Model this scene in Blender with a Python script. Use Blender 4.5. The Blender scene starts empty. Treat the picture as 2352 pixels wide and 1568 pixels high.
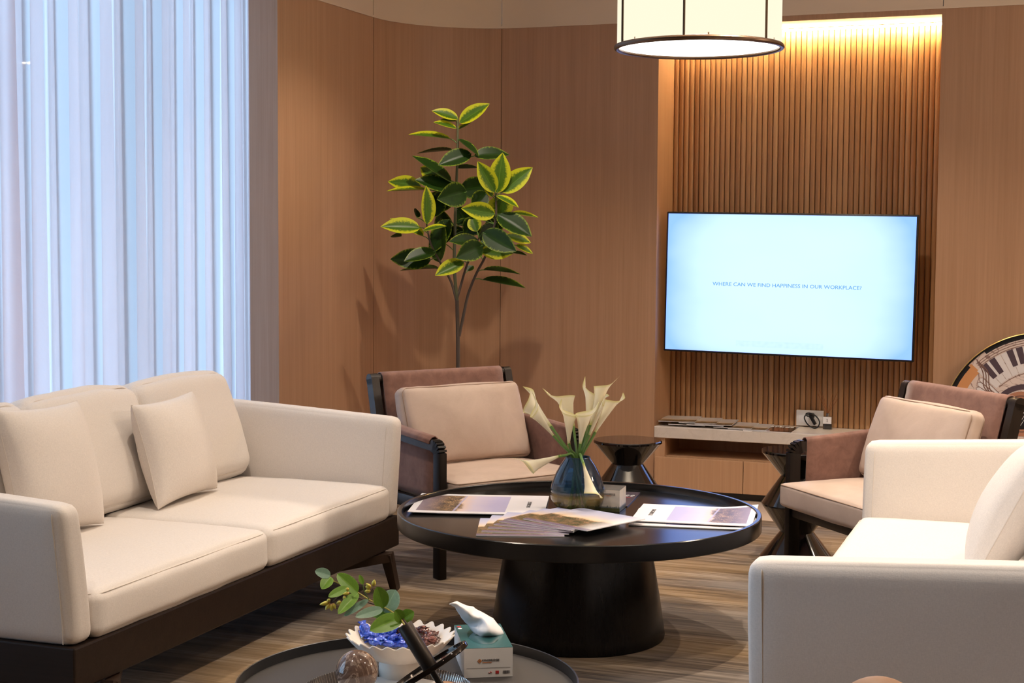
import bpy, bmesh, math, random
from mathutils import Vector, Matrix, noise
random.seed(7)
SC = bpy.context.scene
COL = SC.collection
PI = math.pi
# ------------------------------------------------------------------ camera
FOC, PW, PH, CAMH = 3500.0, 2352.0, 1568.0, 1.5
YAW, PITCH, ROLL = math.radians(21.0), math.atan(242 / 3500), 0.006
_fh = Vector((-math.sin(YAW), math.cos(YAW), 0)); _r0 = Vector((math.cos(YAW), math.sin(YAW), 0)); _z = Vector((0, 0, 1))
FWD = _fh * math.cos(PITCH) - _z * math.sin(PITCH)
_u0 = _fh * math.sin(PITCH) + _z * math.cos(PITCH)
RGT = _r0 * math.cos(ROLL) + _u0 * math.sin(ROLL)
UP = _u0 * math.cos(ROLL) - _r0 * math.sin(ROLL)
EYE = Vector((0, 0, CAMH))
cam_d = bpy.data.cameras.new('camera'); cam_d.sensor_width = 36; cam_d.lens = 36 * FOC / PW; cam_d.clip_start = .05
cam = bpy.data.objects.new('camera', cam_d); COL.objects.link(cam)
M3 = Matrix((RGT, UP, -FWD)).transposed(); cam.matrix_world = Matrix.Translation(EYE) @ M3.to_4x4()
SC.camera = cam
def ray(px, py): return FWD + RGT * ((px - PW / 2) / FOC) + UP * ((PH / 2 - py) / FOC)
def at(px, py, d): return EYE + ray(px, py) * d                 # a place seen at that spot of the photo, d metres deep
def on_z(px, py, z):
    d = ray(px, py); return EYE + d * ((z - CAMH) / d.z)
def on_y(px, py, y):
    d = ray(px, py); return EYE + d * (y / d.y)

# ------------------------------------------------------------------ objects
def tag(o, label=None, cat=None, group=None, kind=None):
    if label: o['label'] = label
    if cat: o['category'] = cat
    if group: o['group'] = group
    if kind: o['kind'] = kind
    return o
def empty(name, loc=(0, 0, 0), rz=0):
    o = bpy.data.objects.new(name, None); COL.objects.link(o); o.location = loc; o.rotation_euler = (0, 0, rz); o.empty_display_size = .1
    return o
def thing(name, label, cat, loc=(0, 0, 0), rz=0, group=None):
    return tag(empty(name, loc, rz), label, cat, group)
def copy_tree(o, parent=None):
    c = o.copy(); COL.objects.link(c); c.parent = parent
    if parent is None:
        for k in ('label', 'group'):
            pass
    for ch in list(o.children): copy_tree(ch, c)
    return c

class MB:
    """collects geometry; build() links it as ONE mesh object"""
    def __init__(s): s.v = []; s.f = []; s.m = []; s.uv = {}; s.cm = 0
    def add(s, vs, fs, M=None, uvs=None):
        b = len(s.v)
        for v in vs:
            v = Vector(v); s.v.append(M @ v if M else v)
        for i, f in enumerate(fs):
            if uvs: s.uv[len(s.f)] = uvs[i]
            s.f.append(tuple(b + k for k in f)); s.m.append(s.cm)
        return s
    def box(s, c, d, M=None):
        x, y, z = c; a, b, h = d[0] / 2, d[1] / 2, d[2] / 2
        vs = [(x + i * a, y + j * b, z + k * h) for k in (-1, 1) for j in (-1, 1) for i in (-1, 1)]
        return s.add(vs, [(0, 2, 3, 1), (4, 5, 7, 6), (0, 1, 5, 4), (2, 6, 7, 3), (0, 4, 6, 2), (1, 3, 7, 5)], M)
    def span(s, a, b, M=None):
        return s.box([(a[i] + b[i]) / 2 for i in range(3)], [abs(b[i] - a[i]) for i in range(3)], M)
    def rbox(s, c, d, r=.01, seg=2, M=None):
        bm = bmesh.new(); bmesh.ops.create_cube(bm, size=1)
        for v in bm.verts: v.co = Vector((v.co.x * d[0], v.co.y * d[1], v.co.z * d[2])) + Vector(c)
        bmesh.ops.bevel(bm, geom=list(bm.edges), offset=min(r, min(d) * .49), segments=seg, profile=.5, affect='EDGES')
        bm.verts.index_update()
        s.add([v.co.copy() for v in bm.verts], [tuple(v.index for v in f.verts) for f in bm.faces], M); bm.free(); return s
    def lathe(s, prof, n=48, M=None, close=False):
        """prof: (r, z) from bottom to top"""
        vs, fs = [], []
        idx = []
        for (r, z) in prof:
            if r < 1e-6: idx.append([len(vs)] * n); vs.append((0, 0, z))
            else:
                idx.append(list(range(len(vs), len(vs) + n)))
                vs += [(r * math.cos(2 * PI * k / n), r * math.sin(2 * PI * k / n), z) for k in range(n)]
        for a, b in zip(idx, idx[1:]):
            for k in range(n):
                q = (a[k], a[(k + 1) % n], b[(k + 1) % n], b[k])
                q = tuple(dict.fromkeys(q))
                if len(q) > 2: fs.append(q)
        return s.add(vs, fs, M)
    def tube(s, pts, r, n=10, caps=True, M=None, flat=1.0, up=None):
        pts = [Vector(p) for p in pts]; rs = r if isinstance(r, (list, tuple)) else [r] * len(pts)
        vs, fs = [], []; prev = None
        for i, p in enumerate(pts):
            t = (pts[min(i + 1, len(pts) - 1)] - pts[max(i - 1, 0)]).normalized()
            if prev is None:
                a = Vector(up) if up else (Vector((0, 0, 1)) if abs(t.z) < .9 else Vector((1, 0, 0)))
            else: a = prev
            a = (a - t * a.dot(t)).normalized(); b = t.cross(a); prev = a
            for k in range(n):
                w = 2 * PI * k / n; vs.append(p + a * (rs[i] * flat * math.cos(w)) + b * (rs[i] * math.sin(w)))
        for i in range(len(pts) - 1):
            for k in range(n): fs.append((i * n + k, i * n + (k + 1) % n, (i + 1) * n + (k + 1) % n, (i + 1) * n + k))
        if caps: fs.append(tuple(range(n))[::-1]); fs.append(tuple((len(pts) - 1) * n + k for k in range(n)))
        return s.add(vs, fs, M)
    def bar(s, p, q, w, h, M=None, w2=None, h2=None, up=(0, 0, 1)):
        """a rectangular bar from p to q, w across, h along up"""
        p, q = Vector(p), Vector(q); t = (q - p).normalized(); u = Vector(up); u = (u - t * u.dot(t)).normalized(); a = t.cross(u)
        w2 = w2 or w; h2 = h2 or h
        vs = [p + a * (i * w / 2) + u * (j * h / 2) for i, j in ((-1, -1), (1, -1), (1, 1), (-1, 1))] + [q + a * (i * w2 / 2) + u * (j * h2 / 2) for i, j in ((-1, -1), (1, -1), (1, 1), (-1, 1))]
        return s.add(vs, [(3, 2, 1, 0), (4, 5, 6, 7), (0, 1, 5, 4), (1, 2, 6, 5), (2, 3, 7, 6), (3, 0, 4, 7)], M)
    def grid(s, fn, nu, nv, M=None, loop_u=False, uv=True):
        """fn(u, v) -> point, u, v in 0..1"""
        vs = [fn(i / nu, j / nv) for j in range(nv + 1) for i in range(nu + (0 if loop_u else 1))]
        w = nu if loop_u else nu + 1; fs, uvs = [], []
        for j in range(nv):
            for i in range(nu):
                i2 = (i + 1) % w
                fs.append((j * w + i, j * w + i2, (j + 1) * w + i2, (j + 1) * w + i))
                uvs.append(((i / nu, j / nv), ((i + 1) / nu, j / nv), ((i + 1) / nu, (j + 1) / nv), (i / nu, (j + 1) / nv)))
        return s.add(vs, fs, M, uvs if uv else None)
    def prism(s, outline, z0, z1, M=None):
        n = len(outline)
        vs = [(x, y, z0) for x, y in outline] + [(x, y, z1) for x, y in outline]
        return s.add(vs, [tuple(range(n))[::-1], tuple(range(n, 2 * n))] + [(k, (k + 1) % n, n + (k + 1) % n, n + k) for k in range(n)], M)
    def build(s, name, mats, parent=None, smooth=True, angle=35, fix=False):
        me = bpy.data.meshes.new(name); me.from_pydata([tuple(v) for v in s.v], [], s.f)
        mats = mats if isinstance(mats, (list, tuple)) else [mats]
        for m in mats: me.materials.append(m)
        if len(mats) > 1: me.polygons.foreach_set('material_index', s.m)
        if s.uv:
            ul = me.uv_layers.new(name='UVMap')
            for pi, p in enumerate(me.polygons):
                if pi in s.uv:
                    for li, c in zip(p.loop_indices, s.uv[pi]): ul.data[li].uv = c
        if fix:
            bm = bmesh.new(); bm.from_mesh(me); bmesh.ops.recalc_face_normals(bm, faces=bm.faces); bm.to_mesh(me); bm.free()
        if smooth:
            me.polygons.foreach_set('use_smooth', [True] * len(me.polygons)); me.set_sharp_from_angle(angle=math.radians(angle))
        me.update()
        o = bpy.data.objects.new(name, me); COL.objects.link(o); o.parent = parent
        return o

def catmull(pts, n=8):
    P = [Vector(p) for p in pts]; P = [P[0] * 2 - P[1]] + P + [P[-1] * 2 - P[-2]]; out = []
    for i in range(1, len(P) - 2):
        a, b, c, d = P[i - 1:i + 3]
        for k in range(n):
            t = k / n; out.append(.5 * ((2 * b) + (c - a) * t + (2 * a - 5 * b + 4 * c - d) * t * t + (3 * b - a - 3 * c + d) * t ** 3))
    out.append(P[-2]); return out
def basis(o, x, y, z):
    m = Matrix((Vector(x), Vector(y), Vector(z))).transposed().to_4x4(); m.translation = Vector(o); return m
def plate(a, b, c, up=None):
    """matrix for a flat sheet: origin a, x toward b, y toward c (made square), returns matrix and the two lengths"""
    x = (Vector(b) - Vector(a)); y = (Vector(c) - Vector(a)); w, h = x.length, y.length; x.normalize(); z = x.cross(y).normalized(); y = z.cross(x)
    return basis(a, x, y, z), w, h
def text_mesh(txt, size, name, mat, parent, M, sx=1.0, align='CENTER', depth=.0004, bold=0):
    cu = bpy.data.curves.new(name, 'FONT'); cu.body = txt; cu.size = size; cu.align_x = align; cu.align_y = 'CENTER'; cu.extrude = depth; cu.offset = bold; cu.resolution_u = 3
    t = bpy.data.objects.new(name + '_t', cu); COL.objects.link(t)
    bpy.context.view_layer.update()
    me = bpy.data.meshes.new_from_object(t.evaluated_get(bpy.context.evaluated_depsgraph_get())); bpy.data.objects.remove(t)
    me.transform(M @ Matrix.Diagonal((sx, 1, 1, 1))); me.materials.clear(); me.materials.append(mat)
    o = bpy.data.objects.new(name, me); COL.objects.link(o); o.parent = parent; return o

def cushion(w, d, h, r=.04, crown=.02, n=22, wr=.003, seed=0, side=.01, taper=0):
    """a soft block, w x d x h about the origin; the crown swells top and bottom"""
    bm = bmesh.new(); bmesh.ops.create_cube(bm, size=2)
    bmesh.ops.subdivide_edges(bm, edges=list(bm.edges), cuts=n, use_grid_fill=True)
    H = Vector((w / 2, d / 2, h / 2)); rr = min(r, min(H) * .98); off = Vector((seed * 3.7, seed * 1.3, seed * 2.1))
    for v in bm.verts:
        p = v.co.copy()
        u = Vector([math.copysign(1 - (1 - abs(c)) ** 1.5, c) if abs(c) < 1 else c for c in p])
        q = Vector((u.x * H.x, u.y * H.y, u.z * H.z)); k = Vector([max(-(H[i] - rr), min(H[i] - rr, q[i])) for i in range(3)]); e = q - k
        if e.length > 1e-9: q = k + e.normalized() * rr
        fx, fy, fz = (1 - u.x ** 2), (1 - u.y ** 2), (1 - u.z ** 2)
        q.z += math.copysign(1, p.z) * crown * (max(fx, 0) ** .6) * (max(fy, 0) ** .6) * min(1, abs(u.z) ** 2)
        q.x += math.copysign(1, p.x) * side * max(fz, 0) * max(fy, 0) ** .5 * abs(u.x) ** 3
        q.y += math.copysign(1, p.y) * side * max(fz, 0) * max(fx, 0) ** .5 * abs(u.y) ** 3
        if taper: q.z *= 1 - taper * (u.y * .5 + .5)
        if wr:
            nn = noise.noise_vector((q + off) * 6) * wr + noise.noise_vector((q + off) * 17) * (wr * .35); q += nn
        v.co = q
    bm.verts.index_update()
    out = [v.co.copy() for v in bm.verts], [tuple(v.index for v in f.verts) for f in bm.faces]; bm.free(); return out
def seam_loop(w, d, z, r, inset=.0, n=10):
    """rounded rectangle ring for a piping line"""
    pts = []; a, b = w / 2 - inset, d / 2 - inset
    for cx, cy, s0 in ((a - r, b - r, 0), (-a + r, b - r, PI / 2), (-a + r, -b + r, PI), (a - r, -b + r, 1.5 * PI)):
        for k in range(n + 1): pts.append((cx + r * math.cos(s0 + k * PI / 2 / n), cy + r * math.sin(s0 + k * PI / 2 / n), z))
    pts.append(pts[0]); return pts
def pillow(w, h, t, n=20, seed=0, pinch=.07, wr=.006):
    """knife-edge scatter pillow standing in its local xz plane, thickness along y"""
    mb = MB(); off = Vector((seed * 5.1, 2.2, seed))
    for sgn in (1, -1):
        def fn(u, v, sgn=sgn):
            a, b = u * 2 - 1, v * 2 - 1
            a = math.copysign(1 - (1 - abs(a)) ** 1.4, a); b = math.copysign(1 - (1 - abs(b)) ** 1.4, b)
            x = a * w / 2 * (1 - pinch * (1 - b * b) * abs(a) ** 2); z = b * h / 2 * (1 - pinch * (1 - a * a) * abs(b) ** 2)
            e = max(0, (1 - a * a) * (1 - b * b)); y = sgn * t / 2 * (e ** .42)
            q = Vector((x, y, z)); nn = noise.noise_vector((q + off) * 7) * wr * min(1, e * 4); return q + nn
        mb.grid(fn, n, n, uv=False)
    return mb
# ------------------------------------------------------------------ materials
class G:
    def __init__(s, name):
        s.mat = bpy.data.materials.new(name); s.mat.use_nodes = True; s.t = s.mat.node_tree; s.t.nodes.clear()
        s.out = s.t.nodes.new('ShaderNodeOutputMaterial')
    def n(s, kind, **kw):
        nd = s.t.nodes.new('ShaderNode' + kind)
        for k, v in kw.items():
            if hasattr(nd, k): setattr(nd, k, v)
            else: s.put(nd, k.replace('_', ' '), v)
        return nd
    def put(s, nd, key, v):
        sock = nd.inputs[key]
        if isinstance(v, bpy.types.NodeSocket): s.t.links.new(v, sock)
        elif hasattr(sock.default_value, '__len__') and not hasattr(v, '__len__'): sock.default_value = (v, v, v)
        elif hasattr(sock.default_value, '__len__') and len(sock.default_value) == 4 and len(v) == 3: sock.default_value = (*v, 1)
        else: sock.default_value = v
    def math(s, op, a, b=0.0, clamp=False):
        nd = s.n('Math', operation=op, use_clamp=clamp); s.put(nd, 0, a); s.put(nd, 1, b); return nd.outputs[0]
    def mix(s, f, a, b, mode='MIX'):
        nd = s.n('Mix', data_type='RGBA', blend_type=mode); nd.clamp_factor = True
        s.put(nd, 0, f); s.put(nd, 6, a); s.put(nd, 7, b); return nd.outputs[2]
    def ramp(s, f, stops, interp='LINEAR'):
        nd = s.n('ValToRGB'); cr = nd.color_ramp; cr.interpolation = interp
        while len(cr.elements) < len(stops): cr.elements.new(.5)
        for e, (p, c) in zip(cr.elements, stops):
            e.position = p; e.color = (*c, 1) if hasattr(c, '__len__') else (c, c, c, 1)
        s.put(nd, 0, f); return nd.outputs[0]
    def obj(s, scale=(1, 1, 1), loc=(0, 0, 0)):
        tc = s.n('TexCoord'); mp = s.n('Mapping'); s.put(mp, 'Vector', tc.outputs['Object']); s.put(mp, 'Scale', scale); s.put(mp, 'Location', loc); return mp.outputs[0]
    def uv(s):
        tc = s.n('TexCoord'); return tc.outputs['UV']
    def sep(s, v):
        nd = s.n('SeparateXYZ'); s.put(nd, 0, v); return nd.outputs
    def comb(s, x, y, z=0.0):
        nd = s.n('CombineXYZ'); s.put(nd, 0, x); s.put(nd, 1, y); s.put(nd, 2, z); return nd.outputs[0]
    def noise(s, v, scale=5, detail=3, rough=.5, dist=0):
        nd = s.n('TexNoise'); s.put(nd, 'Vector', v); s.put(nd, 'Scale', scale); s.put(nd, 'Detail', detail); s.put(nd, 'Roughness', rough); s.put(nd, 'Distortion', dist); return nd.outputs[0]
    def wave(s, v, scale=5, dist=0, direction='X'):
        nd = s.n('TexWave', bands_direction=direction); s.put(nd, 'Vector', v); s.put(nd, 'Scale', scale); s.put(nd, 'Distortion', dist); return nd.outputs[1]
    def vor(s, v, scale=5, feature='F1'):
        nd = s.n('TexVoronoi', feature=feature); s.put(nd, 'Vector', v); s.put(nd, 'Scale', scale); return nd.outputs
    def bump(s, h, strength=.2, dist=.005):
        nd = s.n('Bump'); s.put(nd, 'Height', h); s.put(nd, 'Strength', strength); s.put(nd, 'Distance', dist); return nd.outputs[0]
    def bsdf(s, col, rough=.5, metal=0, spec=.5, normal=None, sheen=0, coat=0, trans=None, **kw):
        nd = s.n('BsdfPrincipled'); s.put(nd, 'Base Color', col); s.put(nd, 'Roughness', rough); s.put(nd, 'Metallic', metal); s.put(nd, 'Specular IOR Level', spec)
        if normal is not None: s.put(nd, 'Normal', normal)
        if sheen: s.put(nd, 'Sheen Weight', sheen); s.put(nd, 'Sheen Roughness', .5)
        if coat: s.put(nd, 'Coat Weight', coat); s.put(nd, 'Coat Roughness', .05)
        for k, v in kw.items(): s.put(nd, k.replace('_', ' '), v)
        return nd.outputs[0]
    def done(s, sh):
        s.t.links.new(sh, s.out.inputs[0]); return s.mat
def plain(name, col, rough=.5, **kw):
    g = G(name); return g.done(g.bsdf(col, rough, **kw))
def emit(name, col, strength):
    g = G(name); e = g.n('Emission'); g.put(e, 'Color', col); g.put(e, 'Strength', strength); return g.done(e.outputs[0])

def wood_mat(name, a, b, rough=.42, fine=1.0, axis='z', spec=.35):
    g = G(name); sc = {'z': (70, 70, 1.1), 'x': (1.1, 70, 70), 'y': (70, 1.1, 70)}[axis]
    v = g.obj(sc); n1 = g.noise(v, 1.6 * fine, 5, .6); n2 = g.noise(v, .35 * fine, 2, .5, .3)
    f = g.math('MULTIPLY_ADD', n1, .65); f = g.math('ADD', g.math('MULTIPLY', n1, .65), g.math('MULTIPLY', n2, .45))
    c = g.ramp(f, [(.32, a), (.72, b)])
    return g.done(g.bsdf(c, rough, spec=spec, normal=g.bump(n1, .12, .002)))
def fabric_mat(name, col, dark=.88, rough=.9, scale=420, bump=.25, mottled=.06):
    g = G(name); n1 = g.noise(g.obj((scale, scale, scale * .25)), 1.0, 2, .6); n2 = g.noise(g.obj((scale * .3, scale * .3, scale)), 1.0, 2, .6); nb = g.noise(g.obj(), 4, 2); h = g.math('ADD', n1, n2)
    c = g.ramp(g.math('MULTIPLY', h, .5), [(.35, [k * dark for k in col]), (.65, col)]); c = g.mix(g.math('MULTIPLY', nb, mottled * 2), c, [k * .85 for k in col])
    return g.done(g.bsdf(c, rough, spec=.15, normal=g.bump(h, bump, .001), sheen=.1))
def leather_mat(name, a, b, rough=.5, sheen=.0, scale=14, spec=.3):
    g = G(name); v = g.obj(); n = g.noise(v, scale, 6, .65, .4); n2 = g.noise(v, 260, 2); c = g.ramp(n, [(.3, a), (.7, b)])
    return g.done(g.bsdf(c, rough, spec=spec, normal=g.bump(g.math('ADD', g.math('MULTIPLY', n, .6), n2), .12, .002), sheen=sheen))
def thin_glass(name, tint, tint2=None, z0=0, z1=1, gloss=.06, ior=1.5, rough=.02, body=0):
    """a wall of clear coloured glass: it lets light through with its tint and mirrors at grazing angles"""
    g = G(name); col = tint
    if tint2:
        z = g.sep(g.obj())[2]; f = g.n('MapRange', interpolation_type='SMOOTHSTEP'); g.put(f, 0, z); g.put(f, 1, z0); g.put(f, 2, z1); col = g.mix(f.outputs[0], tint, tint2)
    t = g.n('BsdfTransparent'); g.put(t, 'Color', col); gl = g.n('BsdfGlossy'); g.put(gl, 'Roughness', rough); g.put(gl, 'Color', (1, 1, 1))
    fr = g.n('Fresnel'); g.put(fr, 'IOR', ior); f = fr.outputs[0]; t = t.outputs[0]
    if body:
        df = g.n('BsdfTranslucent'); g.put(df, 'Color', col); dd = g.n('BsdfDiffuse'); g.put(dd, 'Color', col); ma = g.n('MixShader'); g.put(ma, 0, .5); g.t.links.new(df.outputs[0], ma.inputs[1]); g.t.links.new(dd.outputs[0], ma.inputs[2]); m0 = g.n('MixShader'); bf = g.n('MapRange'); g.put(bf, 0, z); g.put(bf, 1, z0); g.put(bf, 2, z1); g.put(bf, 3, body * 2.6); g.put(bf, 4, body); g.put(m0, 0, bf.outputs[0]); g.t.links.new(t, m0.inputs[1]); g.t.links.new(ma.outputs[0], m0.inputs[2]); t = m0.outputs[0]
    m = g.n('MixShader'); g.put(m, 0, f); g.t.links.new(t, m.inputs[1]); g.t.links.new(gl.outputs[0], m.inputs[2]); return g.done(m.outputs[0])

M = {}
M['wall_wood'] = wood_mat('oak_veneer', (.37, .205, .112), (.46, .27, .158))
M['cab_wood'] = wood_mat('cabinet_oak', (.42, .235, .125), (.52, .31, .175))
M['pil_wood_daylit'] = wood_mat('daylit_pilaster_oak', (.42, .26, .17), (.50, .33, .23))  # paler and greyer than the wall oak: window daylight mixed into the colour
M['cream'] = plain('cream_paint', (.74, .60, .44), .6)
M['ceiling'] = plain('ceiling_paint', (.80, .76, .70), .8)
M['wall_paint'] = plain('beige_paint', (.42, .30, .20), .8)
M['groove'] = plain('groove_shadow_gap', (.10, .05, .025), .8)
def slat_mat():
    g = G('oak_slats'); x = g.sep(g.obj())[0]; cell = g.math('FLOOR', g.math('DIVIDE', g.math('ADD', x, 2.39), 1.568 / 50))
    wn = g.n('TexWhiteNoise', noise_dimensions='1D'); g.put(wn, 'W', cell)
    n = g.noise(g.obj((70, 70, 1.3)), 1.5, 4, .6); f = g.math('ADD', g.math('MULTIPLY', wn.outputs[0], .62), g.math('MULTIPLY', n, .4))
    c = g.ramp(f, [(.1, (.34, .165, .070)), (.55, (.46, .25, .115)), (.95, (.58, .35, .18))]); return g.done(g.bsdf(c, .4, spec=.4, normal=g.bump(n, .1, .002)))
M['slat'] = slat_mat()
M['sofa'] = fabric_mat('cream_upholstery', (.79, .725, .665), scale=480, bump=.25)
M['pillow'] = fabric_mat('cream_pillow_linen', (.79, .72, .655), scale=420, bump=.3)
M['thread'] = plain('cream_seam', (.66, .59, .52), .9)
M['sofa_base'] = wood_mat('espresso_wood', (.013, .0072, .0048), (.024, .014, .0095), .45, axis='y', spec=.22)
M['sofa_leg'] = plain('bronze_wood', (.034, .018, .011), .38)
M['dark_wood'] = wood_mat('black_brown_wood', (.012, .008, .006), (.024, .016, .012), .38, axis='z')
M['suede'] = leather_mat('brown_suede', (.18, .090, .068), (.28, .15, .115), .75, .25, 18, .2)
M['hide'] = leather_mat('beige_leather', (.47, .36, .29), (.58, .455, .38), .52, 0, 5, .3)
M['hide_seam'] = plain('beige_leather_seam', (.30, .20, .14), .6)
def table_mat():
    g = G('black_oak'); v = g.obj((6, 120, 120)); n = g.noise(v, 1.0, 4, .6); c = g.ramp(n, [(.3, (.004, .0036, .0036)), (.75, (.010, .009, .009))])
    return g.done(g.bsdf(c, .19, spec=.42))
M['table'] = table_mat()
M['table_base'] = wood_mat('black_oak_base', (.004, .0036, .0036), (.011, .010, .010), .26, spec=.25, axis='z')
M['tray'] = plain('grey_tray_top', (.036, .031, .029), .6)
M['tray_rim'] = plain('charcoal_metal', (.035, .034, .036), .35, metal=.6)
M['lacquer'] = plain('black_lacquer', (.006, .005, .005), .06, spec=.6, coat=.6)
M['black'] = plain('black_plastic', (.008, .008, .010), .35)
M['plinth'] = plain('black_plinth', (.020, .016, .013), .35)
M['bronze'] = plain('bronze_metal', (.11, .065, .04), .35, metal=.9)
M['shade'] = emit('lit_fabric_shade', (1.0, .93, .70), 1.12)
M['diffuser'] = emit('lit_diffuser', (1.0, .95, .86), 3.2)
M['led'] = emit('warm_led', (1.0, .72, .36), 230)
M['white'] = plain('white_paper', (.82, .80, .80), .5)
M['white_gloss'] = plain('white_card', (.80, .77, .74), .35)
M['ceramic'] = plain('cream_ceramic', (.82, .74, .65), .45)
M['green_stem'] = plain('green_stem', (.10, .20, .04), .45)
M['ink'] = plain('grey_ink', (.10, .09, .09), .6); M['orange_ink'] = plain('orange_ink', (.55, .19, .05), .6); M['red_ink'] = plain('red_ink', (.45, .02, .02), .6)
M['white_ink'] = plain('white_ink', (.85, .84, .84), .5); M['blue_ink'] = emit('screen_blue_text', (.10, .38, .78), 1.0)
M['chrome'] = plain('brushed_nickel', (.5, .48, .45), .25, metal=1)
def marble(name, base, vein, sc=3, rough=.25, dark=None):
    g = G(name); v = g.obj(); n = g.noise(v, sc, 8, .62, 1.6); n2 = g.noise(v, sc * 2.3, 8, .7, 2.2)
    line = g.math('ABSOLUTE', g.math('SUBTRACT', n, .5)); f = g.ramp(line, [(0, 1), (.022, 0)]); c = g.mix(g.math('MULTIPLY', f, .6), g.ramp(n2, [(.3, base), (.75, dark or [k * .9 for k in base])]), vein)
    return g.done(g.bsdf(c, rough))
M['marble'] = marble('white_marble', (.70, .63, .56), (.60, .53, .46), 3)
M['brown_marble'] = marble('brown_marble', (.17, .105, .078), (.46, .34, .26), 9, .08, (.05, .028, .02))
def tile_mat():
    g = G('beige_floor_tile'); n = g.noise(g.obj(), 4, 5); return g.done(g.bsdf(g.ramp(n, [(.3, (.50, .40, .31)), (.7, (.58, .47, .37))]), .3))
M['tile'] = tile_mat()
def carpet_mat():
    g = G('streaked_carpet')
    a = g.noise(g.obj((.55, 7.0, 1)), 1.6, 4, .6, .25); b = g.noise(g.obj((1.3, 26, 1), (3, 1, 0)), 1.7, 4, .65, .2); c = g.noise(g.obj((2.2, 70, 1), (7, 4, 0)), 1.5, 3, .6); blotch = g.noise(g.obj((.45, 1.6, 1), (9, 2, 0)), 1.2, 3, .5)
    f = g.math('ADD', g.math('ADD', g.math('MULTIPLY', a, .45), g.math('MULTIPLY', b, .42)), g.math('MULTIPLY', c, .22))
    col = g.ramp(f, [(.42, (.040, .027, .019)), (.485, (.10, .070, .047)), (.535, (.17, .122, .082)), (.59, (.235, .18, .128)), (.66, (.36, .29, .225))])
    gold = g.mix(.34, col, (.36, .22, .085)); grey = g.mix(.45, col, (.19, .18, .175))
    col = g.mix(g.ramp(blotch, [(.50, 0), (.60, 1)]), col, gold); col = g.mix(g.ramp(blotch, [(.40, 1), (.48, 0)]), col, grey)
    fib = g.noise(g.obj(), 420, 2); return g.done(g.bsdf(col, .95, spec=.1, normal=g.bump(fib, .35, .004), sheen=.1))
M['carpet'] = carpet_mat()
def sheer_mat():
    g = G('white_sheer'); v = g.obj(); weave = g.math('MULTIPLY', g.wave(v, 160, .3, 'Z'), .08); n = g.noise(g.obj((1, 1, .12)), 9, 3)
    d = g.n('BsdfDiffuse'); g.put(d, 'Color', (.80, .76, .77)); t = g.n('BsdfTranslucent'); g.put(t, 'Color', g.mix(n, (.90, .80, .80), (.98, .88, .87)))
    tr = g.n('BsdfTransparent'); m = g.n('MixShader'); g.put(m, 0, .78); g.t.links.new(d.outputs[0], m.inputs[1]); g.t.links.new(t.outputs[0], m.inputs[2])
    m2 = g.n('MixShader'); g.put(m2, 0, g.math('ADD', .24, weave)); g.t.links.new(m.outputs[0], m2.inputs[1]); g.t.links.new(tr.outputs[0], m2.inputs[2]); return g.done(m2.outputs[0])
M['sheer'] = sheer_mat()
M['window_glass'] = thin_glass('window_glass', (.93, .96, .97))
M['vase'] = thin_glass('blue_amber_glass', (.86, .62, .22), (.13, .31, .56), .058, .088, ior=1.5, body=.09)
M['smoke_glass'] = thin_glass('smoked_ribbed_glass', (.72, .66, .60), ior=1.5, rough=.08)
M['clear'] = thin_glass('clear_glass', (.90, .92, .92))
M['film'] = thin_glass('plastic_film', (.97, .97, .97), rough=.12)
def screen_mat():
    g = G('lit_screen'); u = g.sep(g.uv()); x, y = u[0], u[1]
    dx = g.math('MULTIPLY', g.math('ABSOLUTE', g.math('SUBTRACT', x, .5)), 2.0); dy = g.math('MULTIPLY', g.math('ABSOLUTE', g.math('SUBTRACT', y, .5)), 2.0)
    e = g.math('ADD', g.math('POWER', dx, 3.0), g.math('MULTIPLY', g.math('POWER', dy, 6.0), .35)); n = g.noise(g.uv(), 3, 2); e = g.math('ADD', e, g.math('MULTIPLY', g.math('SUBTRACT', n, .5), .5))
    c = g.ramp(e, [(0, (.82, 1.12, 2.3)), (.35, (.76, 1.08, 2.25)), (.75, (.55, .86, 2.1)), (1.0, (.38, .70, 1.9))])
    w = g.math('MULTIPLY', g.math('LESS_THAN', g.math('ABSOLUTE', g.math('SUBTRACT', x, .476)), .178), g.math('LESS_THAN', g.math('ABSOLUTE', g.math('SUBTRACT', y, .065)), .022))
    nb = g.noise(g.comb(g.math('MULTIPLY', x, 60), g.math('MULTIPLY', y, 40)), 1, 0); c = g.mix(g.math('MULTIPLY', w, g.math('MULTIPLY', nb, .28)), c, (.45, .68, .75))
    em = g.n('Emission'); g.put(em, 'Color', c); g.put(em, 'Strength', 1.0); return g.done(em.outputs[0])
M['screen'] = screen_mat()
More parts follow.
